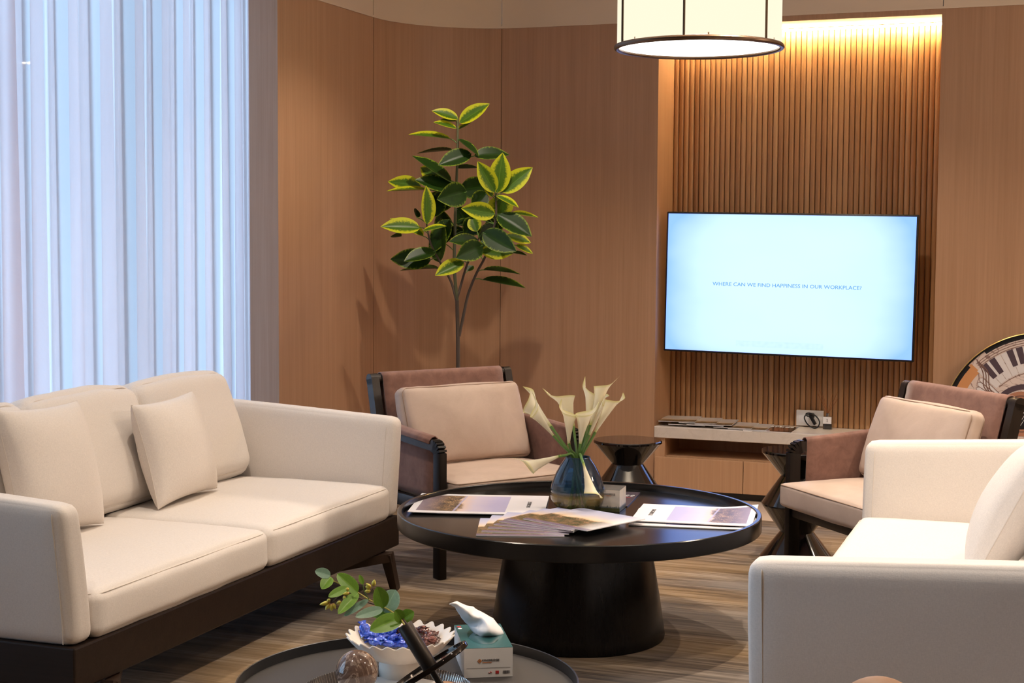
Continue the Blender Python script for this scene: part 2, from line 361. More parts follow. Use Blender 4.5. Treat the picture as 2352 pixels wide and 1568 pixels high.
def leaf_mat(name, green, green2, edge, t0=.5, t1=.72, under=False):
    g = G(name); uv = g.sep(g.uv()); d = g.math('MULTIPLY', g.math('ABSOLUTE', g.math('SUBTRACT', uv[1], .5)), 2.0)
    oi = g.n('ObjectInfo'); w = g.math('MULTIPLY', oi.outputs['Random'], 40.0)
    n = g.noise(g.comb(g.math('ADD', g.math('MULTIPLY', uv[0], 9), w), g.math('MULTIPLY', uv[1], 3)), 2.2, 4, .7); f = g.math('ADD', d, g.math('MULTIPLY', g.math('SUBTRACT', n, .5), .9))
    endf = g.math('ADD', f, g.math('MULTIPLY', g.math('POWER', uv[0], 6.0), .35))
    gr = g.mix(g.noise(g.comb(uv[0], uv[1], w), 7, 3), green, green2); c = g.mix(g.ramp(endf, [(t0, 0), (t1, 1)]), gr, edge)
    vein = g.ramp(d, [(0, 1), (.05, 0)]); c = g.mix(g.math('MULTIPLY', vein, .6), c, [k * 1.6 for k in green2])
    b = g.bsdf(c, .38, spec=.22); t = g.n('BsdfTranslucent'); g.put(t, 'Color', c); m = g.n('MixShader'); g.put(m, 0, .12); g.t.links.new(b, m.inputs[1]); g.t.links.new(t.outputs[0], m.inputs[2]); return g.done(m.outputs[0])
M['leaf_var'] = leaf_mat('variegated_leaf', (.030, .085, .006), (.085, .17, .012), (.50, .52, .015), .46, .72)
M['leaf_dark'] = leaf_mat('dark_rubber_leaf', (.008, .026, .003), (.018, .050, .005), (.20, .27, .02), .84, 1.0)
M['euc_green'] = leaf_mat('bright_eucalyptus_leaf', (.10, .22, .02), (.17, .30, .035), (.2, .33, .05), .9, 1.2)
M['euc_pale'] = leaf_mat('blue_eucalyptus_leaf', (.17, .29, .20), (.24, .36, .25), (.28, .4, .28), .9, 1.2)
M['bark'] = plain('grey_brown_bark', (.10, .07, .05), .8); M['twig'] = plain('dark_twig', (.06, .03, .02), .6)
M['twig_green'] = plain('brown_green_stem', (.085, .085, .035), .6)
M['yellow_stem'] = plain('yellow_green_stem', (.42, .34, .05), .5)
def bud_mat():
    g = G('yellow_bud'); z = g.uv(); u = g.sep(z)[1]; return g.done(g.bsdf(g.ramp(u, [(0, (.32, .08, .02)), (.35, (.62, .50, .06)), (1, (.66, .62, .10))]), .5))
M['bud'] = bud_mat()
def calla_mat():
    g = G('cream_calla'); v = g.sep(g.uv())[1]; c = g.ramp(v, [(0, (.24, .36, .05)), (.07, (.58, .60, .20)), (.22, (.88, .82, .62)), (.93, (.90, .83, .62)), (1, (.76, .70, .30))])
    b = g.bsdf(c, .45, spec=.3); t = g.n('BsdfTranslucent'); g.put(t, 'Color', c); m = g.n('MixShader'); g.put(m, 0, .25); g.t.links.new(b, m.inputs[1]); g.t.links.new(t.outputs[0], m.inputs[2]); return g.done(m.outputs[0])
M['calla'] = calla_mat()
def picture_mat(name, mode):
    """printed covers: a sunset sky over a hazy city; 'paper' = a broadsheet with the picture inset, 'cover' = picture to the edge, 'dusk' = greyer"""
    g = G(name); uv = g.uv(); s = g.sep(uv); u, v = s[0], s[1]
    if mode == 'paper':
        pu = g.math('DIVIDE', g.math('SUBTRACT', u, .05), .66); pv = g.math('DIVIDE', g.math('SUBTRACT', v, .09), .82)
        n = g.noise(g.comb(g.math('MULTIPLY', pu, 2), g.math('MULTIPLY', pv, 3)), 1.4, 3); fine = g.noise(g.comb(g.math('MULTIPLY', pu, 60), g.math('MULTIPLY', pv, 40)), 1, 3, .8)
        sky = g.ramp(g.math('ADD', pu, g.math('MULTIPLY', g.math('SUBTRACT', n, .5), .15)), [(.45, (.78, .56, .42)), (.62, (.62, .55, .66)), (.85, (.47, .44, .66)), (1, (.45, .43, .64))])
        big = g.noise(g.comb(g.math('MULTIPLY', pu, 10), g.math('MULTIPLY', pv, 8)), 1, 3, .6); city = g.ramp(g.math('ADD', g.math('MULTIPLY', fine, .6), g.math('MULTIPLY', big, .4)), [(.40, (.02, .018, .015)), (.48, (.09, .06, .04)), (.54, (.24, .14, .07)), (.64, (.66, .44, .22))]); haze = g.mix(g.ramp(pu, [(0, 1), (.28, 0)]), city, (.25, .20, .25))
        edge = g.math('ADD', pu, g.math('ADD', g.math('MULTIPLY', g.math('SUBTRACT', n, .5), .35), g.math('MULTIPLY', g.math('SUBTRACT', fine, .5), .10)))
        c = g.mix(g.ramp(edge, [(.44, 0), (.49, 1)]), haze, sky)
        band = g.math('MULTIPLY', g.math('LESS_THAN', g.math('ABSOLUTE', g.math('SUBTRACT', g.math('ADD', pu, g.math('MULTIPLY', pv, -.06)), .42)), .012), .8); c = g.mix(band, c, (.42, .40, .58))
        ins = g.math('MULTIPLY', g.math('LESS_THAN', g.math('ABSOLUTE', g.math('SUBTRACT', pu, .5)), .5), g.math('LESS_THAN', g.math('ABSOLUTE', g.math('SUBTRACT', pv, .5)), .5)); c = g.mix(ins, (.80, .78, .80), c)
    else:
        n = g.noise(g.comb(g.math('MULTIPLY', u, 3), g.math('MULTIPLY', v, 3)), 1.6, 4); fine = g.noise(g.comb(g.math('MULTIPLY', u, 42), g.math('MULTIPLY', v, 50)), 1, 3, .8)
        sky = g.ramp(g.math('ADD', v, g.math('MULTIPLY', g.math('SUBTRACT', n, .5), .18)), [(.42, (.74, .44, .20)), (.54, (.70, .55, .42)), (.72, (.52, .50, .60)), (1, (.40, .43, .62))] if mode == 'cover' else [(.3, (.44, .27, .13)), (.42, (.40, .36, .34)), (1, (.38, .38, .42))])
        big = g.noise(g.comb(g.math('MULTIPLY', u, 7), g.math('MULTIPLY', v, 8)), 1, 3, .6); city = g.ramp(g.math('ADD', g.math('MULTIPLY', fine, .6), g.math('MULTIPLY', big, .4)), [(.38, (.016, .018, .010)), (.46, (.055, .06, .022)), (.52, (.16, .10, .05)), (.58, (.30, .15, .08)), (.66, (.62, .40, .22))])
        edge = g.math('ADD', v, g.math('ADD', g.math('MULTIPLY', g.math('SUBTRACT', n, .5), .22), g.math('MULTIPLY', g.math('SUBTRACT', fine, .5), .12))); th = .44 if mode == 'cover' else .27; c = g.mix(g.ramp(edge, [(th, 0), (th + .05, 1)]), city, sky)
        if mode == 'cover': c = g.mix(g.ramp(u, [(.72, 0), (.98, .7)]), c, (.80, .80, .84))
        low = g.ramp(v, [(.06, 1), (.10, 0)]); c = g.mix(g.math('MULTIPLY', low, .8), c, (.16, .12, .20) if mode == 'cover' else (.10, .06, .04))
    return g.done(g.bsdf(c, .35, spec=.4))
M['paper_pic'] = picture_mat('broadsheet_print', 'paper'); M['cover_pic'] = picture_mat('sunset_city_cover', 'cover'); M['dusk_pic'] = picture_mat('dusk_city_cover', 'dusk')
def black_cover():
    g = G('black_glossy_cover'); uv = g.uv(); s = g.sep(uv); n = g.noise(g.comb(g.math('MULTIPLY', s[0], 4), g.math('MULTIPLY', s[1], 3)), 1.5, 4, .6)
    r = g.math('ADD', g.math('POWER', g.math('SUBTRACT', s[0], .6), 2.0), g.math('POWER', g.math('SUBTRACT', s[1], .42), 2.0)); m = g.ramp(r, [(.03, 1), (.10, 0)])
    return g.done(g.bsdf(g.mix(g.math('MULTIPLY', m, g.ramp(n, [(.4, 0), (.6, 1)])), (.022, .018, .016), (.42, .13, .06)), .22))
M['black_cover'] = black_cover()
M['navy_cover'] = plain('dark_violet_cover', (.045, .038, .055), .3)
def box_print():
    g = G('skyline_carton'); s = g.sep(g.uv()); n = g.noise(g.comb(g.math('MULTIPLY', s[0], 14), 0.0), 2, 3, .8); tower = g.math('MULTIPLY', g.math('FLOOR', g.math('MULTIPLY', n, 9)), .05)
    cl = g.noise(g.uv(), 4, 3); sky = g.mix(cl, (.40, .40, .42), (.66, .58, .48)); c = g.mix(g.math('LESS_THAN', s[1], g.math('ADD', tower, .02)), sky, (.12, .14, .15)); gr = g.noise(g.uv(), 40, 2)
    c = g.mix(g.math('LESS_THAN', s[1], .16), c, g.mix(gr, (.02, .03, .01), (.12, .12, .06))); return g.done(g.bsdf(c, .35))
M['box_print'] = box_print()
M['teal'] = plain('teal_card', (.025, .105, .115), .3); M['grey_card'] = plain('slate_card', (.07, .075, .075), .35)
M['tan'] = leather_mat('tan_wood', (.44, .25, .15), (.52, .31, .20), .5, 0, 8)
M['blue_foil'] = None
def foil(name, a, b, c):
    g = G(name); v = g.obj(); oi = g.n('ObjectInfo'); o = g.n('VectorMath', operation='ADD'); g.put(o, 0, v); g.put(o, 1, oi.outputs['Random']); n = g.noise(o.outputs[0], 70, 3, .7)
    return g.done(g.bsdf(g.ramp(n, [(.38, a), (.60, b), (.74, c)]), .22, metal=.25, spec=.7, normal=g.bump(g.noise(v, 160, 2), .5, .003)))
M['blue_foil'] = foil('blue_foil', (.008, .03, .30), (.03, .10, .66), (.35, .60, .90)); M['brown_foil'] = foil('brown_foil', (.035, .010, .006), (.16, .04, .025), (.62, .30, .24))
# ------------------------------------------------------------------ the room
def struct(o, kind='structure'): o['kind'] = kind; return o
XL, YB, YN, YP = -3.873, 8.549, 8.905, 6.785          # face of the side wall, of the back wall, of the niche, end of the side wall
NX0, NX1, ZW, ZC = -2.39, -.822, 2.73, 3.12
RC = .68
def arc(a0, a1, n=18, r=RC): return [(-3.193 - r * math.cos(math.radians(a0 + (a1 - a0) * k / n)), 7.869 + r * math.sin(math.radians(a0 + (a1 - a0) * k / n))) for k in range(n + 1)]
def slab(mb, front, z0, z1, t):
    """front: plan points with the room on their right hand side when walked; the slab is t thick behind them"""
    back = []
    for i, p in enumerate(front):
        a, b = Vector(front[max(i - 1, 0)]), Vector(front[min(i + 1, len(front) - 1)]); d = (b - a).normalized(); back.append((p[0] - d.y * t, p[1] + d.x * t))
    mb.prism(front + back[::-1], z0, z1)
def panel_wall(name, runs, mat, z0, z1):
    mb = MB()
    for r in runs: slab(mb, r, z0, z1, .008)
    mb.cm = 1
    for r in runs:
        sh = []
        for i, p in enumerate(r):
            a, b = Vector(r[max(i - 1, 0)]), Vector(r[min(i + 1, len(r) - 1)]); d = (b - a).normalized(); e = .004 if (i == 0 and r[0][0] < -3.2) or (i == len(r) - 1 and r[-1][0] < -3.2) else -.002 if i in (0, len(r) - 1) else 0; k = -1 if i == 0 else 1
            sh.append((p[0] - d.y * .0081 + d.x * e * k, p[1] + d.x * .0081 + d.y * e * k))
        slab(mb, sh, z0, z1, .08)
    return struct(mb.build(name, [mat, M['groove']], smooth=True, angle=20, fix=True))
G2 = .003
mb = MB(); mb.span((-4.6, -1.8, -.056), (3.3, 9.1, -.006)); struct(mb.build('floor', M['tile'], smooth=False))
mb = MB(); mb.span((-4.03, -1.75, -.0055), (3.19, 7.969, 0)); tag(mb.build('carpet', M['carpet'], smooth=False), 'streaky brown and grey carpet under the whole seating group', 'carpet')
mb = MB(); mb.span((-4.6, -1.8, ZC), (3.3, 9.1, ZC + .05)); struct(mb.build('ceiling', M['ceiling'], smooth=False))
# side wall: end face (pilaster) and flat run, then the rounded corner, then the back wall
mb = MB(); mb.span((-4.039, YP, -.006), (XL, 7.866, ZW)); o = mb.build('wall_left', M['pil_wood_daylit'], smooth=False)
o.data.materials.append(M['wall_wood'])
for p in o.data.polygons:
    if p.normal.x > .5: p.material_index = 1
struct(o)
panel_wall('wall_corner', [arc(.25, 76.4)], M['wall_wood'], -.006, ZW)
panel_wall('wall_back', [arc(76.66, 90, 5) + [(NX0 - .0, YB)]], M['wall_wood'], -.006, ZW)
panel_wall('wall_back_right', [[(NX1 + .002, YB), (3.2, YB)]], M['wall_wood'], -.006, ZW)
mb = MB(); mb.span((-4.039, YP, ZW + .01), (XL, 7.866, ZC)); slab(mb, arc(.3, 76.4), ZW + .01, ZC, .09); slab(mb, arc(76.66, 90, 5) + [(-.819, YB)], ZW + .01, ZC, .09); slab(mb, [(-.815, YB), (3.2, YB)], ZW + .01, ZC, .09)
struct(mb.build('wall_upper', M['cream'], angle=20, fix=True))
mb = MB(); tr = [(XL + .006, YP), (XL + .006, 7.866)] + arc(2, 90, 18, RC - .006) + [(3.2, YB - .006)]; slab(mb, tr, ZW, ZW + .012, .02); struct(mb.build('trim_1', M['cream'], angle=20, fix=True))
# recess: left jamb, right jamb, soffit
mb = MB(); mb.span((NX0 - .05, YB + .0001, -.006), (NX0 + .0002, YN + .05, ZW)); mb.span((NX1 - .0002, YB + .0001, -.006), (NX1 + .05, YN + .05, ZW)); mb.span((NX0, YB + .001, 2.70), (NX1, YN + .05, ZW)); struct(mb.build('wall_niche_sides', M['wall_wood'], smooth=False))
mb = MB(); NS = 50; sp = (NX1 - NX0) / NS
for k in range(NS):
    cx = NX0 + sp * (k + .5); r = sp * .475; prof = [(cx - r * math.copysign(abs(math.cos(PI * j / 10)) ** .8, math.cos(PI * j / 10)), YN - r * .80 * math.sin(PI * j / 10) ** .8) for j in range(11)]; b = len(mb.v)
    for z in (.40, 2.70): mb.v += [Vector((x, y, z)) for x, y in prof]
    for j in range(10): mb.f.append((b + j, b + j + 1, b + 11 + j + 1, b + 11 + j)); mb.m.append(0)
mb.cm = 1; mb.span((NX0, YN, -.006), (NX1, YN + .05, 2.70)); struct(mb.build('wall_niche', [M['slat'], M['groove']], angle=50))
# the rest of the shell, behind and beside the camera
mb = MB(); mb.span((3.2, -1.8, -.006), (3.3, 8.6, ZC)); struct(mb.build('wall_right', M['wall_paint'], smooth=False))
mb = MB(); mb.span((-4.6, -1.9, -.006), (3.3, -1.8, ZC)); struct(mb.build('wall_front', M['wall_paint'], smooth=False))
mb = MB(); mb.span((-4.60, -1.8, -.006), (-4.5, .9, ZC)); mb.span((-4.6, .9, 2.98), (-4.5, 7.45, ZC)); mb.span((-4.6, .9, -.006), (-4.5, 7.45, .06)); mb.span((-4.6, 7.45, -.006), (-4.04, 7.5, ZC)); struct(mb.build('wall_window', M['wall_paint'], smooth=False))
w = struct(empty('window_1')); mb = MB()
for y in (.93, 2.2, 3.5, 4.8, 6.1, 7.42): mb.span((-4.58, y - .03, .06), (-4.51, y + .03, 2.98))
for z in (.085, 2.955): mb.span((-4.575, .9, z - .025), (-4.515, 7.45, z + .025))
mb.build('window_frame', M['tray_rim'], w, smooth=False); mb = MB(); mb.span((-4.55, .9, .06), (-4.544, 7.45, 2.98)); mb.build('window_pane', M['window_glass'], w, smooth=False)
# curtain
def curtain():
    cy0, cy1, per = 2.9, 7.40, .19; rnd = random.Random(5); folds = []; y = cy0
    pts = []; n = int((cy1 - cy0) / per)
    amp = [.020 + .022 * rnd.random() for _ in range(n + 2)]; wd = [.7 + .7 * rnd.random() for _ in range(n + 2)]; lean = [(rnd.random() - .5) * .05 for _ in range(n + 2)]; over = [.042 + .055 * rnd.random() for _ in range(n + 2)]
    tot = sum(wd[:n]); starts = [cy0]
    for k in range(n): starts.append(starts[-1] + wd[k] / tot * (cy1 - cy0))
    seg = 22; cols = n * seg
    def fn(u, v):
        s = u * n; k = min(int(s), n - 1); t = s - k; z = .012 + v * 3.03
        a = amp[k] * (1 - t) + amp[k + 1] * t; ov = over[k] * (1 - t) + over[k + 1] * t; ph = 2 * PI * t
        flare = .8 + .3 * (1 - v)
        return Vector((-4.20 + a * math.sin(ph) * flare, starts[k] + (starts[k + 1] - starts[k]) * t + ov * math.sin(2 * ph) * flare + (lean[k] * (1 - t) + lean[k + 1] * t) * (1 - v), z))
    c = thing('sheer_curtain', 'white sheer floor-length curtain in soft pleats across the window', 'curtain', (0, 0, 0))
    mb = MB(); mb.grid(fn, cols, 14, uv=False); mb.build('drape', M['sheer'], c, angle=80)
    mb = MB(); mb.span((-4.23, 3.1, 3.05), (-4.17, 7.42, 3.12)); mb.build('curtain_rail', M['white'], c, smooth=False)
curtain()

# ------------------------------------------------------------------ niche furniture
o = tag(MB().rbox(((NX0 + NX1) / 2, (8.540 + 8.888) / 2, .367), (1.564, .348, .066), .003, 1).build('marble_counter', M['marble']), 'white marble slab on top of the low oak cabinet', 'countertop')
t = thing('media_cabinet', 'low oak drawer cabinet with an open shelf under the marble slab', 'cabinet', (0, 0, 0))
mb = MB(); x0, x1, y0, y1 = NX0 + .002, NX1 - .002, 8.551, 8.90
mb.span((x0, y0, .034), (x0 + .062, y1, .3335)); mb.span((x1 - .062, y0, .034), (x1, y1, .3335)); mb.span((x0 + .062, y0 + .012, .20), (x1 - .062, y1, .228)); mb.span((x0 + .062, y1 - .012, .034), (x1 - .062, y1, .3335)); mb.span((x0 + .062, y0 + .02, .034), (x1 - .062, y1, .05))
mb.build('carcass', M['cab_wood'], t, smooth=False)
xs = [x0 + .006, -1.857, -1.332, x1 - .006]
for a, b in zip(xs, xs[1:]): MB().rbox(((a + b) / 2, 8.541, .130), (b - a - .004, .018, .186), .0015, 1).build('drawer', M['cab_wood'], t, smooth=False)
mb = MB(); mb.span((x0, 8.575, -.006), (x1, 8.60, .0335)); mb.build('plinth', M['plinth'], t, smooth=False)
# led strip under the soffit
t = thing('led_strip_light', 'warm glowing light strip hidden at the top of the slatted niche', 'light', (0, 0, 0))
mb = MB(); mb.span((NX0 + .03, 8.850, 2.686), (NX1 - .004, 8.862, 2.6965)); mb.build('led_tape', M['led'], t, smooth=False)
mb = MB(); mb.span((NX0 + .01, 8.843, 2.6966), (NX1 - .002, 8.861, 2.6998)); mb.build('housing', M['cab_wood'], t, smooth=False)

# television
tv_c = on_y(1818, 652, 8.62); TW, TH = 1.425, .812
t = thing('wall_tv', 'large flat television showing a pale blue slide, mounted slightly crooked on the slats', 'television', (-1.642, 8.62, 1.233))
t.rotation_euler = (0, math.radians(.75), 0)
MB().rbox((0, .018, 0), (TW, .034, TH), .006, 2).build('housing', M['black'], t)
mb = MB(); a, b = TW / 2 - .011, TH / 2 - .0115; mb.add([(-a, -.0015, -b), (a, -.0015, -b), (a, -.0015, b), (-a, -.0015, b)], [(0, 1, 2, 3)], None, [((0, 0), (1, 0), (1, 1), (0, 1))]); mb.build('screen', M['screen'], t, smooth=False)
text_mesh('WHERE CAN WE FIND HAPPINESS IN OUR WORKPLACE?', .0295, 'caption', M['blue_ink'], t, basis((-.006, -.0022, -.006), (1, 0, 0), (0, 0, 1), (0, -1, 0)), sx=1.12)
mb = MB(); mb.rbox((0, .06, 0), (.5, .05, .35), .01); mb.span((-.06, .08, -.06), (.06, .26, .06)); mb.build('wall_bracket', M['black'], t, smooth=False)

# ------------------------------------------------------------------ sofas
def sofa(label, loc, rz):
    t = thing('sofa', label, 'sofa', loc, rz, 'cream sofas facing each other across the coffee table')
    MB().rbox((0, -.005, .237), (2.284, .955, .130), .006, 2).build('base_rail', M['sofa_base'], t, smooth=False)
    for sx in (1, -1):
        vs, fs = cushion(.108, .955, .43, .036, .004, 18, .0015, 3 + sx, .004); out = []
        for v in vs:
            h = min(1, max(0, (v.z + .215) / .43)); rear = (v.y + .48) / .96; top = .722 + .052 * rear
            x = 1.089 + sx * 0 + v.x * (1 - .1 * h) + .058 * h ** 1.3; out.append((sx * x, v.y - .003, .302 + (top - .302) * h))
        mb = MB(); mb.add(out, fs if sx > 0 else [f[::-1] for f in fs]); a = mb.build('armrest', M['sofa'], t, angle=60)
        cxh = lambda h: 1.089 + .058 * h ** 1.3; half = lambda h: .0545 * (1 - .1 * h); zt_ = .720
        loop = [(cxh(h) - half(h), .302 + .42 * h) for h in (.02, .2, .4, .6, .78, .88)] + [(cxh(.96) + .0485 * math.sin(math.radians(q)), zt_ - .036 + .0365 * math.cos(math.radians(q))) for q in (-70, -45, -20, 0, 20, 45, 70)] + [(cxh(h) + half(h), .302 + .42 * h) for h in (.88, .78, .6, .4, .2, .02)]
        mb = MB(); loop_ = [(1.089 - .040, .31), (1.089 - .012, .50), (1.125 - .034, .66), (1.134 - .018, .713), (1.147, .722), (1.180, .713), (1.189, .68), (1.165, .50), (1.137, .31)]
        mb.tube([(sx * x, -.466, z) for x, z in catmull([(x, z, 0) for x, z in loop], 4) for x, z in [(x, z)]] if 0 else [(sx * p.x, -.4440, p.y) for p in catmull([(x, z, 0) for x, z in loop], 4)], .0014, 6); mb.build('seam', M['thread'], a)
    mb = MB(); vs, fs = cushion(2.10, .15, .42, .05, .01, 16, .002, 9); mb.add([(v.x, v.y + .40 + .10 * (v.z + .21), v.z + .512) for v in vs], fs); mb.build('backrest', M['sofa'], t, angle=60)
    for k, cx in enumerate((-.522, .522)):
        vs, fs = cushion(1.040, .74, .142, .034, .03, 26, .0035, 20 + k, .006); mb = MB(); mb.add([(v.x + cx, v.y - .120, v.z + .374) for v in vs], fs); c = mb.build('seat_cushion', M['sofa'], t, angle=60)
        mb = MB(); mb.tube([(p[0] + cx, p[1] - .120, p[2]) for p in seam_loop(1.040, .74, .4355, .04, .0085)], .0019, 6, False); mb.build('piping', M['thread'], c)
    for k, cx in enumerate((-.690, 0, .690)):
        vs, fs = cushion(.700, .475, .17, .062, .045, 26, .005, 40 + k, .008, taper=.12)
        lean = Matrix.Translation((cx, .305, .680)) @ Matrix.Rotation(math.radians(90 - 15 - k * 1.0), 4, 'X')
        mb = MB(); mb.add([v + Vector((0, -.016 * (2 * v.x / .70) ** 2 * (1 if v.y > 0 else 0), 0)) for v in vs], fs, lean); c = mb.build('back_cushion', M['sofa'], t, angle=60)
        mb = MB(); mb.tube([lean @ Vector((p[0], p[1] - .016 * (2 * p[0] / .70) ** 2 * (1 if p[1] > 0 else 0), .064 * (1 - .12 * (p[1] / .475 + .5)))) for p in seam_loop(.700, .475, 0, .075, .0155)], .0024, 6, False); mb.build('piping', M['thread'], c)
    for sx in (1, -1):
        for sy in (-1, 1):
            mb = MB(); e = Vector((sx * .985, sy * .495, .150)); mb.bar((sx * .76, sy * .36, .148), e + Vector((sx * .012, sy * .01, 0)), .040, .044, w2=.040, h2=.034)
            mb.bar(e + Vector((0, 0, .016)), (sx * 1.045, sy * .508, 0), .046, .040, up=(sx, 0, 0), w2=.030, h2=.036); mb.build('leg', M['sofa_leg'], t, smooth=False, fix=True)
    return t
sofa('long cream sofa along the curtained window with two scatter pillows on it', (-3.232, 4.728, 0), math.radians(91.03))
sofa('cream sofa at the front right of the photo, seen over its armrest', (-.312, 4.80, 0), math.radians(-89.0))
def scatter(label, loc, w, h, th, rz, lean, seed, roll=0):
    o = pillow(w, h, th, seed=seed).build('scatter_pillow', M['pillow'], None, angle=75); tag(o, label, 'pillow', group='square cream scatter pillows on the sofas')
    o.rotation_mode = 'XYZ'; o.matrix_world = Matrix.Translation(loc) @ Matrix.Rotation(rz, 4, 'Z') @ Matrix.Rotation(lean, 4, 'X') @ Matrix.Rotation(roll, 4, 'Y')
    mb = MB(); a, b = w / 2 * .995, h / 2 * .995; pts = []
    for k in range(64):
        s = k / 16; i = int(s); f = (s - i) * 2 - 1; cx, cz = ((f, 1), (1, -f), (-f, -1), (-1, f))[i]
        pts.append((cx * a * (1 - .07 * (1 - cz * cz) * cx * cx), 0, cz * b * (1 - .07 * (1 - cx * cx) * cz * cz)))
    mb.tube(pts + [pts[0]], .0022, 6, False); mb.build('seam', M['thread'], o); return o
scatter('cream pillow leaning where two back cushions of the window sofa meet', (-3.335, 5.035, .668), .43, .405, .19, math.radians(91), math.radians(-15), 3, math.radians(-2))
scatter('cream pillow beside the near armrest of the window sofa', (-3.335, 4.275, .695), .45, .45, .20, math.radians(91), math.radians(-15), 5, math.radians(2))
scatter('white pillow at the right photo edge, nearest on the front right sofa', (-.215, 4.79, .690), .45, .46, .20, math.radians(-92), math.radians(-26), 8)
scatter('white pillow half hidden behind the nearer pillow of the front right sofa', (-.150, 5.36, .695), .45, .46, .20, math.radians(-92), math.radians(-24), 11)

# ------------------------------------------------------------------ armchairs
def armchair(label, loc, rz):
    t = thing('armchair', label, 'armchair', loc, rz, 'low lounge armchairs with dark wood frames and suede slings')
    for sx in (1, -1):
        X = sx * .376
        mb = MB(); mb.rbox((X, -.300, .279), (.040, .056, .558), .006, 2)
        arcp = [(X, -.300 + .042 * (1 - math.cos(q * PI / 10)), .554 + .030 * math.sin(q * PI / 10)) for q in range(6)]
        for a, b in zip(arcp, arcp[1:]): mb.bar(a, (b[0], b[1] + .001, b[2]), .0398, .054, up=(0, .7, .7)); mb.build('front_leg', M['dark_wood'], t)
        pts = [(X, -.3275, .570), (X, -.318, .588), (X, -.265, .603), (X, -.22, .605), (X, 0, .618), (X, .205, .632)]
        mb = MB()
        for a, b in zip(pts[2:], pts[3:]): mb.bar((a[0], a[1], a[2] - .021), (b[0], b[1], b[2] - .021), .040, .042)
        mb.build('arm_rail', M['dark_wood'], t, smooth=False)
        mb = MB(); mb.bar((X, .150, .29), (X, .287, .832), .040, .058, up=(0, 1, 0), h2=.05); mb.lathe([(0, -.020), (.026, -.020), (.026, .020), (0, .020)], 20, basis((X, .288, .832), (0, 1, 0), (0, 0, 1), (1, 0, 0)))
        mb.build('back_post', M['dark_wood'], t, angle=40)
        mb = MB(); mb.bar((X, .150, .31), (X, .235, 0), .040, .056, up=(0, 1, 0), h2=.040); mb.build('back_leg', M['dark_wood'], t, smooth=False)
        prof = [(.360, .345), (.3595, .45), (.3535, .575), (.3540, .612), (.366, .6215), (.382, .619), (.3965, .607), (.3975, .590)]; mb = MB()
        def fn(u, v):
            s = u * (len(prof) - 1); i = min(int(s), len(prof) - 2); f = s - i; x = prof[i][0] * (1 - f) + prof[i + 1][0] * f; z = prof[i][1] * (1 - f) + prof[i + 1][1] * f
            y = -.245 + v * .445; rise = (y + .22) * .0685 * min(1, max(0, (z - .35) / .2)); return Vector((sx * x, y, z + rise + .0015))
        mb.grid(fn, 28, 4, uv=False); o = mb.build('arm_sling', M['suede'], t, angle=60); md = o.modifiers.new('thickness', 'SOLIDIFY'); md.thickness = .005; md.offset = 0
    mb = MB(); mb.tube([(-.356, .288, .832), (.356, .288, .832)], .0235, 20); mb.build('back_rail', M['dark_wood'], t, angle=40)
    prof = [(.150, .36), (.172, .48), (.222, .68), (.252, .795), (.2595, .832), (.268, .852), (.288, .8605), (.308, .852), (.3165, .832), (.310, .79), (.285, .66), (.250, .48)]; P = catmull([(0, a, b) for a, b in prof], 4)
    mb = MB(); mb.grid(lambda u, v: Vector(((u * 2 - 1) * .338, *P[int(round(v * (len(P) - 1)))][1:])) + Vector((0, .012 * (1 - (u * 2 - 1) ** 2) * (1 if v < .4 else 0) * max(0, (.8 - P[int(round(v * (len(P) - 1)))].z)), 0)), 12, len(P) - 1, uv=False)
    o = mb.build('back_sling', M['suede'], t, angle=60); md = o.modifiers.new('thickness', 'SOLIDIFY'); md.thickness = .006; md.offset = 0
    mb = MB(); mb.rbox((0, -.298, .302), (.72, .036, .058), .006); mb.rbox((0, .165, .302), (.72, .036, .058), .006)
    for sx in (1, -1): mb.rbox((sx * .356, -.07, .302), (.03, .45, .058), .006)
    mb.build('seat_frame', M['dark_wood'], t, angle=40)
    vs, fs = cushion(.690, .585, .098, .016, .028, 22, .003, 60, .004); mb = MB(); mb.add([v + Vector((0, -.095, .381)) for v in vs], fs); c = mb.build('seat_cushion', M['hide'], t, angle=60)
    mb = MB(); mb.tube([(p[0], p[1] - .095, p[2]) for p in seam_loop(.690, .585, .4245, .02, .0015)], .0026, 6, False); mb.build('piping', M['hide_seam'], c)
    lean = Matrix.Translation((0, .088, .620)) @ Matrix.Rotation(math.radians(90 - 19), 4, 'X')
    vs, fs = cushion(.665, .370, .080, .03, .045, 24, .007, 70, .006); mb = MB(); mb.add(vs, fs, lean); c = mb.build('back_cushion', M['hide'], t, angle=60)
    for z in (.0325, -.0325): mb = MB(); mb.tube([lean @ Vector((p[0], p[1], z)) for p in seam_loop(.665, .370, 0, .035, .0075)], .0024, 6, False); mb.build('piping', M['hide_seam'], c)
    return t
armchair('low armchair with a beige cushion in front of the tall plant', (-2.69, 6.52, 0), math.radians(56))
armchair('low armchair with a beige cushion in front of the round artwork', (-.755, 6.585, 0), math.radians(-48.6))

